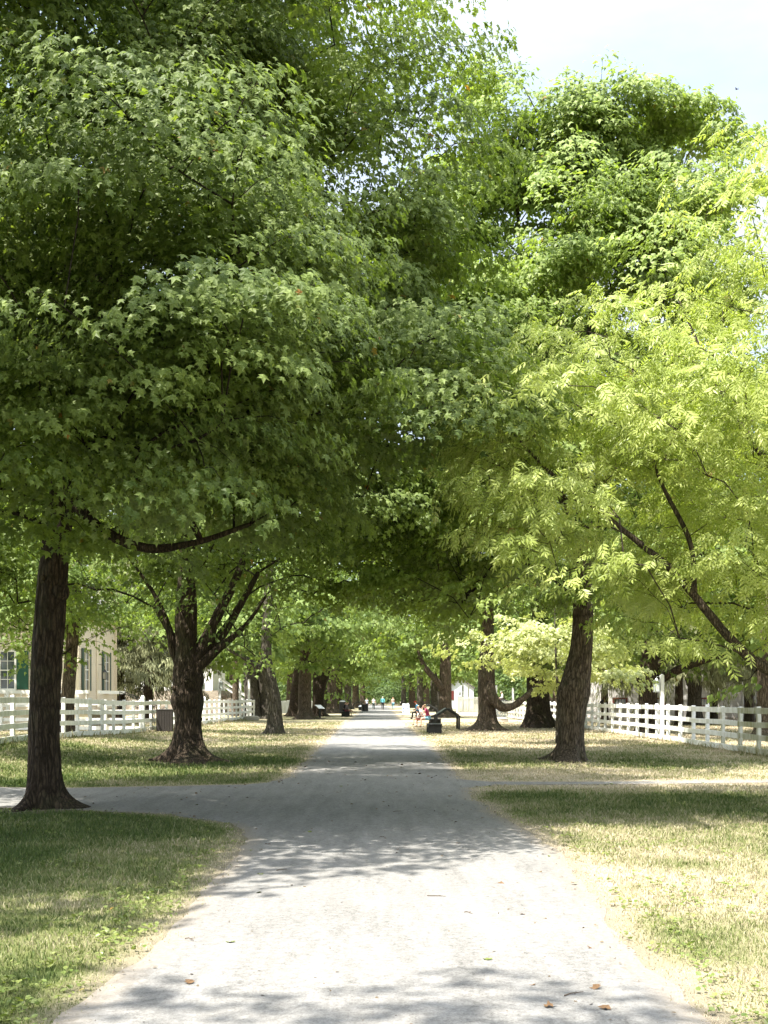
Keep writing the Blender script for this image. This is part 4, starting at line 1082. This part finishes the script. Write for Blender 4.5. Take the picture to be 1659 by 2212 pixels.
    for z, h in ((dk + 1.0, .17), (dk + .28, .10)):
        r = MB(); r.box(((x0 + x1) / 2 + .6, y0 - 1.75, z), (x1 - x0 + 1.0, .09, h)); part('porch_rail', r, 'trim')
        r = MB(); r.box((x1 + 1.15, (y0 + y1) / 2 - 1.2, z), (.09, y1 - y0 - 2.4, h)); part('porch_rail', r, 'trim')
    bl = MB()
    for x in np.arange(x0 + .2, x1 + 1.0, .42): bl.box((x, y0 - 1.75, dk + .62), (.05, .05, .60))
    part('balusters', bl, 'trim')
    o2 = thing('hanging_lantern', 'small iron lantern hanging from a bracket on the cream house front', 'lantern', (x1 + .42, 63.2, 2.72))
    ln = MB()
    for sx in (-1, 1):
        for sy in (-1, 1): ln.box((sx * .10, sy * .10, .2), (.02, .02, .4))
    ln.box((0, 0, .0), (.24, .24, .03)); ln.tube([(0, 0, .40), (0, 0, .50), (0, 0, .56)], [.16, .06, .03], 8)
    ln.build('frame', M['iron'], o2)
    a = np.linspace(0, math.pi * .6, 7)
    MB().tube([(0, 0, .56), (0, 0, .74)] + [(-.36 * (1 - math.cos(t)) * .8, 0, .74 + .10 * math.sin(t)) for t in a[1:]], [.014] * 8, 6).build('bracket', M['iron'], o2)
    M.setdefault('lglass2', plain('lantern_pane', (.42, .40, .34), .2))
    MB().box((0, 0, .2), (.16, .16, .36)).build('pane', M['lglass2'], o2)
    # iron handrail by the porch steps
    o3 = thing('handrail', 'black iron handrail sloping down from the cream house porch', 'handrail', (-14.55, 62.4, zg))
    for k, y in enumerate((0, 1.3)):
        top = [(0, y, 1.85), (.0, y, 1.86), (1.9, y, 1.05), (2.05, y, 1.0)]
        MB().tube(top, [.022] * 4, 8).build('rail', M['iron'], o3)
        MB().tube([(0, y, 1.4), (1.95, y, .58)], [.018] * 2, 8).build('rail', M['iron'], o3)
        for x, z in ((0.02, 1.85), (1.0, 1.42), (1.97, 1.02)): MB().tube([(x, y, 0), (x, y, z)], [.02, .02], 8).build('post', M['iron'], o3)
    st = thing('porch_steps', 'pale wooden steps below the iron handrail', 'steps', (-14.75, 63.05, zg))
    for i in range(5): MB().box((.20 + .32 * i, 0, .72 - .16 * i - .03), (.36, 1.1, .05)).build('step', M['creamtrim'], st)
    # white cottage with stone base and stair rail
    o = thing('white_cottage', 'white cottage on a fieldstone base beyond the left fence', 'house', (-19, 96, 0.2))
    MB().box((0, 4, 1.9 + 2.4), (9.4, 8, 4.4)).build('wall', M['trim'], o)
    MB().box((.6, 3.2, .95), (9.4, 8, 2.26)).build('base', M['fieldstone'], o)
    MB().prism([(-5.2, 6.5), (5.2, 6.5), (0, 9.6)], 'y', -.4, 8.4).build('roof', M['roof'], o)
    k0 = set(o.children)
    window(o, (1.0, -.02, 4.0), .9, 1.5, 'y-', 2, 4, 'trim', 'glass'); window(o, (-2.3, -.02, 4.0), .9, 1.5, 'y-', 2, 4, 'trim', 'glass')
    o = thing('stone_steps', 'fieldstone steps with white sloping rails beside the white cottage', 'steps', (-13.6, 97, .2))
    mb = MB()
    for i in range(8): mb.box((-.1 + .34 * i, .9, (1.9 - .23 * i) / 2), (.34, 1.7, 1.9 - .23 * i))
    mb.build('steps', M['fieldstone'], o)
    for y in (0.0, 1.8):
        a = math.atan2(.23, .34)
        for dz in (.55, 1.0):
            MB().box((1.2, y, 1.15 + dz), (3.1, .07, .11), ry=a).build('rail', M['trim'], o)
        for x in (-.2, 1.2, 2.55):
            zt = 1.95 - .676 * x + 1.1
            MB().box((x, y, zt / 2), (.11, .11, zt)).build('post', M['trim'], o)
    # long pale stone house on the right
    zg = float(hgt(20, 75)); sx0, sx1 = 14.2, 31.0
    o = thing('stone_house', 'long pale stone house with small red framed basement windows behind the right fence', 'house', (sx0, 75, zg))
    W = MB(); W.box(((sx1 - sx0) / 2, 4.5, 3.1), (sx1 - sx0, 9, 6.6)); W.build('wall', M['whitestone'], o)
    MB().prism([(-.5, 6.4), (0, 6.4), (9, 6.4), (9.5, 6.4), (4.5, 9.8)], 'x', -.5, sx1 - sx0 + .5).build('roof', M['roof'], o)
    MB().box(((sx1 - sx0) / 2, -.035, .16), (sx1 - sx0 + .06, .06, .34)).build('plinth', M['stone'], o)
    for x in (1339, 1421.5, 1524):
        X = (x - CX) / F * 75 - sx0
        window(o, (X, -.005, 1.36 - zg), .80, .42, 'y-', 4, 1, 'red', 'glass')
    for X in (2.2, 5.4, 8.6, 11.4):
        window(o, (X, -.005, 4.1), .95, 1.6, 'y-', 3, 4, 'red', 'glass')
    MB().tube([(10.55, -.10, .2), (10.55, -.10, 6.2)], [.05, .05], 8).build('downpipe', M['trim'], o)
    o = thing('stone_steps', 'pale stone steps with thin iron rails at the right end of the stone house', 'steps', (25.3, 73.2, zg))
    mb = MB()
    for i in range(9): mb.box((1.2, .16 + .30 * i - 1.4, (i + 1) * .09), (2.4, .30, .18 * (i + 1)))
    mb.build('steps', M['whitestone'], o)
    for x in (-.06,):
        MB().tube([(x, -1.4, 1.0), (x, 1.2, 2.6)], [.022] * 2, 8).build('rail', M['iron'], o)
        for y in np.linspace(-1.4, 1.2, 8): MB().tube([(x, y, 0), (x, y, 1.0 + (y + 1.4) * .615)], [.012] * 2, 6).build('baluster', M['iron'], o)
    # grey shed far right
    M['shedwall'] = plain('pale_grey_boards', (.52, .56, .57), .7, .06, 3)
    X, D, z = at(995, 160)
    o = thing('grey_shed', 'small pale grey board shed far right beside the white posts', 'shed', (X, D, z))
    w = MB(); w.prism([(-1.9, 0), (1.9, 0), (1.9, 3.0), (0, 4.4), (-1.9, 3.0)], 'y', 0, 4.2)
    clap(w, (-1.9, -.001), (1.9, -.001), .1, 3.0, .2); w.build('wall', M['shedwall'], o)
    for s in (-1, 1):
        a = math.atan2(1.4, 1.9)
        MB().box((s * 1.02, 2.1, 3.78), (2.6, 4.8, .10), ry=s * a).build('roof', M['roof'], o)
    window(o, (-.1, -.03, 2.2), .30, .42, 'y-', 1, 2, 'shedwall', 'glass')
    MB().box((-1.35, -.05, 2.0), (.75, .05, 1.3)).build('shutter', M['red'], o)
    MB().box((1.2, -.05, 1.0), (.8, .05, 1.9)).build('door', M['shedwall'], o)

# ------------------------------------------------------------------ people
def skinned(name, verts, edges, rad, mat, parent, sub=1):
    me = bpy.data.meshes.new(name)
    me.from_pydata([tuple(v) for v in verts], edges, [])
    o = link(name, me, parent)
    md = o.modifiers.new('skin', 'SKIN'); md.use_smooth_shade = True
    sv = me.skin_vertices[0].data
    for k, r in enumerate(rad):
        sv[k].radius = (r, r) if not isinstance(r, tuple) else r
        sv[k].use_root = (k == 0)
    s = o.modifiers.new('sub', 'SUBSURF'); s.levels = s.render_levels = sub
    me.materials.append(mat)
    return o

def cloth(col): 
    key = 'cloth%s' % (tuple(col),)
    if key not in M: M[key] = plain('fabric', col, .8, .18, 14, .3, .15)
    return M[key]

def person(label, loc, rz, h=1.75, seated=False, shirt=(.5, .5, .5), legs=(.05, .06, .09), hair=(.12, .08, .05), skin=(.50, .31, .22), stride=.18, cap=None, sleeve='short', shorts=False, lean=0.0, longhair=False, cross=False, build=1.0, phase=1, arms='walk', group=None):
    k = h / 1.75
    o = thing('person', label, 'person', loc, rz, group)
    sk = cloth(skin)
    if seated:
        zp = .56; y = lambda z: lean * max(0, z - .6) / .6
        J = {'pel': (0, 0, zp), 'wai': (0, .0 + y(.72), .72), 'che': (0, y(.92), .92), 'nek': (0, y(1.08), 1.08), 'nk2': (0, y(1.14) + .01, 1.14), 'hed': (0, y(1.24) + .04, 1.23), 'top': (0, y(1.3) + .03, 1.33)}
        for s, c in ((-1, 'L'), (1, 'R')):
            J['sh' + c] = (s * .17, y(1.04), 1.04); J['el' + c] = (s * .23, y(.8) + .02, .79); J['wr' + c] = (s * .15, .28, .68); J['pa' + c] = (s * .12, .36, .665)
            if arms == 'face' and s == -1: J['el' + c] = (s * .18, .30, .80); J['wr' + c] = (s * .07, y(1.15) + .20, 1.08); J['pa' + c] = (s * .05, y(1.2) + .15, 1.17)
            J['hi' + c] = (s * .09, .02, zp - .02); J['kn' + c] = (s * .11, .45, .52); J['an' + c] = (s * .11, .47, .09); J['to' + c] = (s * .12, .63, .045)
        if cross:
            J['knR'] = (.03, .46, .60); J['anR'] = (-.06, .80, .34); J['toR'] = (-.06, .95, .36)
    else:
        J = {'pel': (0, 0, .95), 'wai': (0, .01, 1.10), 'che': (0, .015, 1.30), 'nek': (0, .02, 1.46), 'nk2': (0, .03, 1.52), 'hed': (0, .05, 1.62), 'top': (0, .04, 1.71)}
        for s, c in ((-1, 'L'), (1, 'R')):
            f = s * phase * stride
            J['sh' + c] = (s * .18, .01, 1.42); J['el' + c] = (s * .245, -f * .5 - .03, 1.15); J['wr' + c] = (s * .25, -f * .9 + .05, .92); J['pa' + c] = (s * .245, -f * .95 + .08, .84)
            J['hi' + c] = (s * .09, 0, .92); J['kn' + c] = (s * .10, f * .75 + .05, .50); J['an' + c] = (s * .10, f * 1.3 - (.08 if f < 0 else 0), .09 + (.05 if f < 0 else 0)); J['to' + c] = (s * .11, f * 1.3 + .15 - (.08 if f < 0 else 0), .04)
    J = {q: np.array(v) * k for q, v in J.items()}
    def net(keys, edges, rad, extra=()):
        V = [J[q] for q in keys]; E = [(keys.index(a), keys.index(b)) for a, b in edges]
        return V, E, [(rad[q][0] * k * build, rad[q][1] * k * build) if isinstance(rad[q], tuple) else rad[q] * k for q in keys]
    rad = {'pel': (.15, .12), 'wai': (.13, .105), 'che': (.155, .11), 'nek': (.075, .065), 'nk2': .052, 'hed': .088, 'top': .06}
    for c in 'LR': rad.update({'sh' + c: .058, 'el' + c: .043, 'wr' + c: .028, 'pa' + c: (.040, .02), 'hi' + c: .088, 'kn' + c: .058, 'an' + c: .038, 'to' + c: .032})
    keys = ['pel', 'wai', 'che', 'nek', 'nk2', 'hed', 'top'] + [a + c for c in 'LR' for a in ('sh', 'el', 'wr', 'pa', 'hi', 'kn', 'an', 'to')]
    ed = [('pel', 'wai'), ('wai', 'che'), ('che', 'nek'), ('nek', 'nk2'), ('nk2', 'hed'), ('hed', 'top')]
    for c in 'LR': ed += [('nek', 'sh' + c), ('sh' + c, 'el' + c), ('el' + c, 'wr' + c), ('wr' + c, 'pa' + c), ('pel', 'hi' + c), ('hi' + c, 'kn' + c), ('kn' + c, 'an' + c), ('an' + c, 'to' + c)]
    V, E, Rd = net(keys, ed, rad)
    def put(p, r, par):
        V.append(np.array(p)); Rd.append((r, r)); E.append((par, len(V) - 1)); return len(V) - 1
    hd = keys.index('hed'); H = J['hed']
    put(H + np.array([0, .098, -.005]) * k, .017 * k, hd)                      # nose
    for s in (-1, 1): put(H + np.array([s * .086, .0, .0]) * k, .020 * k, hd)     # ears
    for c in 'LR':
        p = keys.index('pa' + c); d = norm(J['pa' + c] - J['wr' + c]); side = norm(np.cross(d, np.array([0.3, 0, 1.0])))
        for q, ln in zip((-1.5, -.5, .5, 1.5), (.062, .078, .074, .055)):
            a = put(J['pa' + c] + (side * q * .017 + d * ln * .55) * k, .009 * k, p)
            put(J['pa' + c] + (side * q * .019 + d * ln + np.array([0, 0, -.012])) * k, .007 * k, a)
        a = put(J['pa' + c] + (side * .045 - d * .01) * k, .010 * k, p); put(J['pa' + c] + (side * .062 + d * .03) * k, .008 * k, a)
    skinned('body', V, E, Rd, sk, o)
    # shirt
    rs = dict(rad); rs.update({'pel': (.165, .135), 'wai': (.15, .125), 'che': (.172, .128), 'nek': (.085, .075)})
    for c in 'LR': rs.update({'sh' + c: .075, 'el' + c: .056, 'wr' + c: .040})
    ks = ['wai', 'pel', 'che', 'nek', 'shL', 'shR']; es = [('pel', 'wai'), ('wai', 'che'), ('che', 'nek'), ('nek', 'shL'), ('nek', 'shR')]
    for c in 'LR':
        ks.append('el' + c); es.append(('sh' + c, 'el' + c))
        if sleeve == 'long': ks.append('wr' + c); es.append(('el' + c, 'wr' + c))
        elif sleeve == 'none': ks.remove('el' + c); es.pop()
    V, E, Rd = net(ks, es, rs)
    if sleeve == 'short':
        for c in 'LR': i = ks.index('el' + c); V[i] = J['sh' + c] * .45 + J['el' + c] * .55
    V[1] = V[1] + np.array([0, 0, .02]) * k
    skinned('shirt', V, E, Rd, cloth(shirt), o)
    rt = dict(rad); rt.update({'pel': (.16, .13)})
    for c in 'LR': rt.update({'hi' + c: .105, 'kn' + c: .075, 'an' + c: .058})
    kt = ['pel'] + [a + c for c in 'LR' for a in ('hi', 'kn', 'an')]
    et = [e for c in 'LR' for e in (('pel', 'hi' + c), ('hi' + c, 'kn' + c), ('kn' + c, 'an' + c))]
    if shorts: kt = [q for q in kt if q[:2] != 'an']; et = [e for e in et if e[1][:2] != 'an']
    V, E, Rd = net(kt, et, rt)
    if shorts:
        for c in 'LR': i = kt.index('kn' + c); V[i] = J['hi' + c] * .4 + J['kn' + c] * .6
    else:
        for c in 'LR': i = kt.index('an' + c); V[i] = V[i] + np.array([0, 0, .02]) * k
    skinned('shorts' if shorts else 'trousers', V, E, Rd, cloth(legs), o)
    for c in 'LR':
        d = J['to' + c] - J['an' + c]
        skinned('shoe', [J['an' + c] - np.array([0, .03, .035]) * k, J['an' + c] + d * .5 - np.array([0, 0, .02]) * k, J['to' + c]], [(0, 1), (1, 2)], [.05 * k, .048 * k, .04 * k], cloth((.03, .028, .026)), o)
    tp = J['top']; back = np.array([0, -.03, 0]) * k
    hv = [H + np.array([0, -.035, .005]) * k, (H + tp) / 2 + np.array([0, -.022, .03]) * k, tp + np.array([0, -.005, .0]) * k]
    hr = [.088 * k, .094 * k, .066 * k]; he = [(0, 1), (1, 2)]
    if longhair:
        hv += [H + np.array([0, -.075, -.10]) * k, H + np.array([0, -.085, -.22]) * k]; hr += [.075 * k, .05 * k]; he += [(0, 3), (3, 4)]
    skinned('hair', hv, he, hr, cloth(hair), o)
    if cap:
        c = skinned('cap', [H + np.array([0, -.01, .055]) * k, tp + np.array([0, 0, .01]) * k, H + np.array([0, .10, .055]) * k, H + np.array([0, .17, .045]) * k], [(0, 1), (0, 2), (2, 3)], [(.107 * k, .107 * k), (.07 * k, .07 * k), (.07 * k, .02 * k), (.05 * k, .012 * k)], cloth(cap), o)
    return o

def build_people():
    G1 = 'walkers on the far path'
    w = [(792.3, 146, 'woman walking away in a pale blue top and dark trousers beside the far bin', dict(h=1.60, shirt=(.50, .54, .62), legs=(.03, .03, .04), hair=(.42, .32, .19), phase=-1)),
         (807, 150, 'woman walking away in a white top and dark green leggings carrying a bag', dict(h=1.62, shirt=(.62, .60, .58), legs=(.016, .045, .042), hair=(.50, .44, .36), longhair=True, stride=.10)),
         (826.7, 148, 'white haired man walking away in a teal shirt and black trousers', dict(h=1.80, shirt=(.10, .33, .36), legs=(.018, .018, .024), hair=(.75, .73, .70), sleeve='long', build=1.12)),
         (849, 149, 'bald man walking away in a tan shirt and blue jeans', dict(h=1.72, shirt=(.36, .28, .23), legs=(.12, .27, .34), hair=(.45, .26, .18), build=1.22, phase=-1, sleeve='short'))]
    for x, D, l, kw in w:
        person(l, at(x, D, float(hgt((x - CX) / F * D, D)) + .016), R(2), group=G1, **kw)
    X, D, z = at(807, 150)
    b = MB(); b.box((0, 0, .15), (.10, .30, .28)); hb = b.build('bag', M['black'], None, bevel=.03); hb.location = (X + .36, D + .02, z + .56)
    hb.name = 'shoulder_bag'; tag(hb, 'dark shoulder bag hanging at the side of the woman in the white top', 'bag')
    a = np.linspace(0, math.pi, 9)
    MB().tube([(-.02 + .0 * t, math.cos(t) * .12, .28 + math.sin(t) * .42) for t in a], [.012] * 9, 6).build('strap', M['black'], hb)
    # seated: right bench pair, blue shirt, left pair
    D = 62.5
    person('blonde woman in a pink shirt and pale blue shorts sitting on the second bench', (2.93, D + .55, float(hgt(3, D))), R(90), h=1.66, seated=True, shirt=(.45, .07, .15), legs=(.25, .50, .66), shorts=True, hair=(.62, .47, .27), longhair=True, lean=.22, arms='face', skin=(.62, .38, .29))
    person('fair haired person in a white top beside the woman in pink', (2.70, D + 1.25, float(hgt(3, D))), R(90), h=1.58, seated=True, shirt=(.70, .68, .66), legs=(.55, .46, .38), shorts=True, hair=(.58, .47, .32), lean=.34, skin=(.60, .38, .30))
    person('small child in a white top held in front of the woman in pink', (2.36, D + .50, float(hgt(3, D)) + .12), R(90), h=1.05, seated=True, shirt=(.70, .69, .68), legs=(.30, .10, .08), hair=(.16, .04, .03), lean=.1, shorts=True)
    person('person in a bright blue shirt and red cap sitting on the third bench', (3.22, 86.7, float(hgt(3.2, 86))), R(90), h=1.76, seated=True, shirt=(.012, .24, .42), legs=(.045, .040, .030), hair=(.10, .04, .03), cap=(.24, .035, .02), lean=.16, build=1.2, skin=(.35, .2, .14))
    person('woman in a patterned dark top sitting on the left bench with crossed legs', (-2.74, 97.5, float(hgt(-2.7, 97))), R(-90), h=1.66, seated=True, shirt=(.16, .13, .14), legs=(.22, .05, .07), hair=(.22, .12, .08), lean=.12, cross=True, shorts=True, sleeve='long', build=1.15)
    person('person in a black top sitting behind the woman in the patterned top', (-2.95, 98.6, float(hgt(-2.9, 98))), R(-90), h=1.68, seated=True, shirt=(.015, .015, .018), legs=(.04, .04, .05), hair=(.03, .02, .015), lean=.1, sleeve='long')
    # cart with its driver beyond the right fence
    X, D, z = at(1086, 118)
    o = thing('cart', 'small brown wooden cart beyond the right fence under the driver in white', 'cart', (X, D, z))
    MB().box((0, 0, .98), (1.7, 1.0, .10)).build('floor', M['brown'], o, bevel=.01)
    for s in (-1, 1): MB().box((0, s * .5, 1.18), (1.7, .05, .32)).build('side_board', M['brown'], o, bevel=.01)
    MB().box((-.1, 0, 1.40), (.45, .96, .07)).build('seat', M['brown'], o, bevel=.01)
    MB().box((-.1, 0, 1.2), (.08, .9, .36)).build('seat_support', M['brown'], o)
    a = np.linspace(0, 2 * math.pi, 25)
    for s in (-1, 1):
        wv = MB(); wv.tube([(.1 + .72 * math.cos(t), s * .62, .74 + .72 * math.sin(t)) for t in a], [.035] * 25, 6, False)
        for t in a[:-1:3]: wv.tube([(.1, s * .62, .74), (.1 + .7 * math.cos(t), s * .62, .74 + .7 * math.sin(t))], [.022, .018], 6)
        wv.build('wheel', M['brown'], o)
    MB().tube([(.1, -.62, .74), (.1, .62, .74)], [.04, .04], 8).build('axle', M['iron'], o)
    for s in (-1, 1): MB().tube([(-.8, s * .4, .95), (-2.2, s * .35, .75)], [.035, .03], 8).build('shaft', M['brown'], o)
    person('driver in a white shirt and white hat sitting on the cart beyond the right fence', (X - .02, D, z + .96), R(90), h=1.74, seated=True, shirt=(.72, .70, .68), legs=(.10, .08, .07), hair=(.3, .2, .15), cap=(.75, .73, .70), sleeve='long', lean=.05)

def bird(label, loc, rz, flying=False, s=1.0):
    o = thing('bird', label, 'bird', loc, rz)
    b = cloth((.012, .011, .012))
    body = [(0, -.10, .05), (0, -.03, .085), (0, .05, .12), (0, .085, .15), (0, .115, .15), (0, .145, .145)] if not flying else [(0, -.12, 0), (0, -.04, 0), (0, .05, .01), (0, .09, .02), (0, .12, .02), (0, .15, .015)]
    MB().tube(np.array(body) * s, np.array([.014, .042, .046, .03, .022, .004]) * s, 10).build('body', b, o, True)
    MB().add(np.array([(-.015, -.09, .055), (.015, -.09, .055), (.03, -.25, .02), (-.03, -.25, .02), (0, -.09, .07), (0, -.25, .03)]) * s, [(0, 1, 2, 3), (0, 4, 5, 3), (4, 1, 2, 5)]).build('tail', b, o)
    for sd in (-1, 1):
        if flying:
            MB().add(np.array([(sd * .03, .06, .02), (sd * .18, .05, .09), (sd * .30, -.03, .06), (sd * .16, -.05, .07), (sd * .03, -.06, .01), (sd * .17, .0, .10)]) * s, tris=[(0, 1, 5), (1, 2, 5), (2, 3, 5), (3, 4, 5), (4, 0, 5)]).build('wing', b, o)
        else:
            MB().tube(np.array([(sd * .036, .05, .105), (sd * .045, -.02, .085), (sd * .02, -.13, .05)]) * s, np.array([.016, .024, .006]) * s, 8).build('wing', b, o, True)
            MB().tube(np.array([(sd * .015, .01, .06), (sd * .016, .0, .0), (sd * .016, .025, .0)]) * s, np.array([.005, .004, .003]) * s, 5).build('leg', b, o)

def build_small():
    D = 53.0
    bird('black bird perched on the top board of the right fence beside the bent trunk', (10.88, 53.6, float(hgt(10.9, 53.6)) + 1.372), R(-35), s=1.3)
    bird('small dark bird flying in the sky above the ash', (19.5, 60, CH + (HY - 193) / F * 60), R(40), True, .6)
    rng = np.random.default_rng(77)
    # fallen leaves and twigs on the path
    cols = [plain('dry_brown_leaf', (.13, .075, .035), .7, .3), plain('dry_tan_leaf', (.26, .18, .085), .7, .3), plain('fresh_fallen_leaf', (.12, .15, .03), .6, .3)]
    labs = ['dry brown leaf fallen on the gravel path', 'tan leaf fallen on the gravel path', 'green leaf fallen on the gravel path']
    LV, LT = LEAF['maple']
    protos = []
    for c, l in zip(cols, labs):
        V = LV.copy(); V[:, 2] = .10 * np.sin(V[:, 0] * 6) + .12 * np.abs(V[:, 0]) + .05
        protos.append((np_mesh('fallen_leaf', V, [LT], mat=c), l))
    n = 0
    while n < 38:
        D = 5.6 * (24 / 5.6) ** rng.random(); X = rng.uniform(-3.5, 3.0)
        if path_dist(X, D) > -.06: continue
        k = rng.choice([0, 0, 0, 1, 2]); me, l = protos[k]
        o = link('fallen_leaf', me); s = rng.uniform(.035, .075)
        o.scale = (s, s, s); o.location = (X, D, float(hgt(X, D)) + .018); o.rotation_euler = (rng.uniform(-.3, .3), rng.uniform(-.3, .3), rng.uniform(0, 6.3))
        tag(o, l, 'leaf', ['dry brown leaves on the path', 'tan leaves on the path', 'green leaves on the path'][k]); n += 1
    N = 5200
    D = 5.2 * (30 / 5.2) ** rng.random(N); X = rng.uniform(-9, 4, N)
    d = path_dist(X, D)
    keep = (d < .04) & (rng.random(N) < .28 + .9 * np.exp(d / .22)) & (np.abs(X) < .37 * D + .3)
    X, D = X[keep], D[keep]; n = len(X)
    pos = np.stack([X, D, hgt(X, D) + .017], -1)
    a = rng.random(n) * 6.28
    me = leaf_mesh('gravel_litter', pos, np.stack([np.cos(a), np.sin(a), .25 * rng.random(n)], -1), np.array([0, 0, 1.0]) + rng.normal(0, .4, (n, 3)),
                   (.008 + .022 * rng.random(n) ** 2) * np.maximum(1, D / 9), rng.random(n), rng.random(n), 'round', plain('litter_bits', (.12, .09, .055), .8, .5, 3))
    tag(link('gravel_litter', me), 'small dark bits of bark and leaf scattered over the gravel path', 'litter', kind='stuff')
    twm = plain('twig_wood', (.09, .065, .045), .8, .2)
    for i in range(9):
        D = 5.8 * (22 / 5.8) ** rng.random(); X = rng.uniform(-1.4, 1.5)
        L = rng.uniform(.06, .16)
        mb = MB(); mb.tube([(-L / 2, 0, .006), (-.02, rng.uniform(-.02, .02), .010), (L / 2, rng.uniform(-.03, .03), .006)], [.004, .0035, .002], 5)
        mb.tube([(0, 0, .009), (L * .2, L * .18, .012)], [.003, .0015], 4)
        o = mb.build('twig', twm, None); o.location = (X, D, float(hgt(X, D)) + .014); o.rotation_euler.z = rng.uniform(-1, 1)
        tag(o, 'thin bare twig lying on the gravel path', 'twig', 'twigs on the path')

# ------------------------------------------------------------------ light, sky, camera
def build_world():
    el, az = R(62), R(-131)                     # azimuth from +Y, clockwise: the sun stands to the left
    d = Vector((math.sin(az) * math.cos(el), math.cos(az) * math.cos(el), math.sin(el)))
    w = bpy.data.worlds.new('World'); scene.world = w; w.use_nodes = True
    nt = w.node_tree; nt.nodes.clear()
    out = nt.nodes.new('ShaderNodeOutputWorld'); bg = nt.nodes.new('ShaderNodeBackground')
    sky = nt.nodes.new('ShaderNodeTexSky'); sky.sky_type = 'NISHITA'; sky.sun_disc = False
    sky.sun_elevation = el; sky.sun_rotation = az % (2 * math.pi); sky.air_density = 1.0; sky.dust_density = 2.5; sky.ozone_density = 1.0
    tc = nt.nodes.new('ShaderNodeTexCoord'); mp = nt.nodes.new('ShaderNodeMapping'); mp.inputs['Scale'].default_value = (1, 1, 2.6); mp.inputs['Location'].default_value = (.3, .1, .35)
    ns = nt.nodes.new('ShaderNodeTexNoise'); ns.inputs['Scale'].default_value = 2.1; ns.inputs['Detail'].default_value = 7; ns.inputs['Roughness'].default_value = .55
    rp = nt.nodes.new('ShaderNodeValToRGB'); rp.color_ramp.elements[0].position = .38; rp.color_ramp.elements[1].position = .66
    rp.color_ramp.elements[0].color = (.30, .30, .30, 1); rp.color_ramp.elements[1].color = (.95, .95, .95, 1)
    mx = nt.nodes.new('ShaderNodeMix'); mx.data_type = 'RGBA'
    L = nt.links.new
    sx = nt.nodes.new('ShaderNodeSeparateXYZ'); L(tc.outputs['Generated'], sx.inputs[0])
    mr = nt.nodes.new('ShaderNodeMapRange'); mr.interpolation_type = 'SMOOTHSTEP'
    for k, v in ((1, .45), (2, .85), (3, .26), (4, 1.0)): mr.inputs[k].default_value = v
    L(sx.outputs[2], mr.inputs[0])
    vm = nt.nodes.new('ShaderNodeVectorMath'); vm.operation = 'SCALE'; vm.inputs[0].default_value = (CLOUD * .95, CLOUD, CLOUD * 1.04)
    L(mr.outputs[0], vm.inputs['Scale']); L(vm.outputs[0], mx.inputs[7])
    L(tc.outputs['Generated'], mp.inputs[0]); L(mp.outputs[0], ns.inputs['Vector']); L(ns.outputs['Fac'], rp.inputs[0]); L(rp.outputs[0], mx.inputs[0]); L(sky.outputs[0], mx.inputs[6]); L(mx.outputs[2], bg.inputs[0])
    bg.inputs[1].default_value = SKY; L(bg.outputs[0], out.inputs[0])
    li = bpy.data.lights.new('sun', 'SUN'); li.energy = SUN; li.angle = R(.53); li.color = (1.0, .955, .87)
    lo = bpy.data.objects.new('sun', li); COL.objects.link(lo); lo.rotation_euler = d.to_track_quat('Z', 'Y').to_euler(); lo.location = (-20, 10, 40)
    cam = bpy.data.cameras.new('camera'); co = bpy.data.objects.new('camera', cam); COL.objects.link(co)
    co.location = (0, 0, CH); co.rotation_euler = (R(90), 0, 0)
    cam.sensor_fit = 'VERTICAL'; cam.sensor_height = 36; cam.lens = F / 2212 * 36
    cam.shift_y = (HY - 1106) / 2212; cam.shift_x = (829.5 - CX) / 2212
    cam.clip_end = 5000; cam.clip_start = .1
    scene.camera = co
    vs = scene.view_settings; vs.view_transform = 'Standard'; vs.look = 'None'; vs.exposure = EXPO; vs.gamma = 1
    cy = scene.cycles
    cy.max_bounces = 6; cy.diffuse_bounces = 4; cy.transmission_bounces = 4; cy.glossy_bounces = 3; cy.transparent_max_bounces = 4
    cy.caustics_reflective = cy.caustics_refractive = False
    cy.use_denoising = True

SUN, SKY, EXPO, CLOUD = 4.5, .15, 1.70, 9.2
build_world()
build_ground()
build_paths()
build_fences()
build_buildings()
build_furniture()
build_people()
build_small()
build_trees()
build_far_trees()
build_grass()
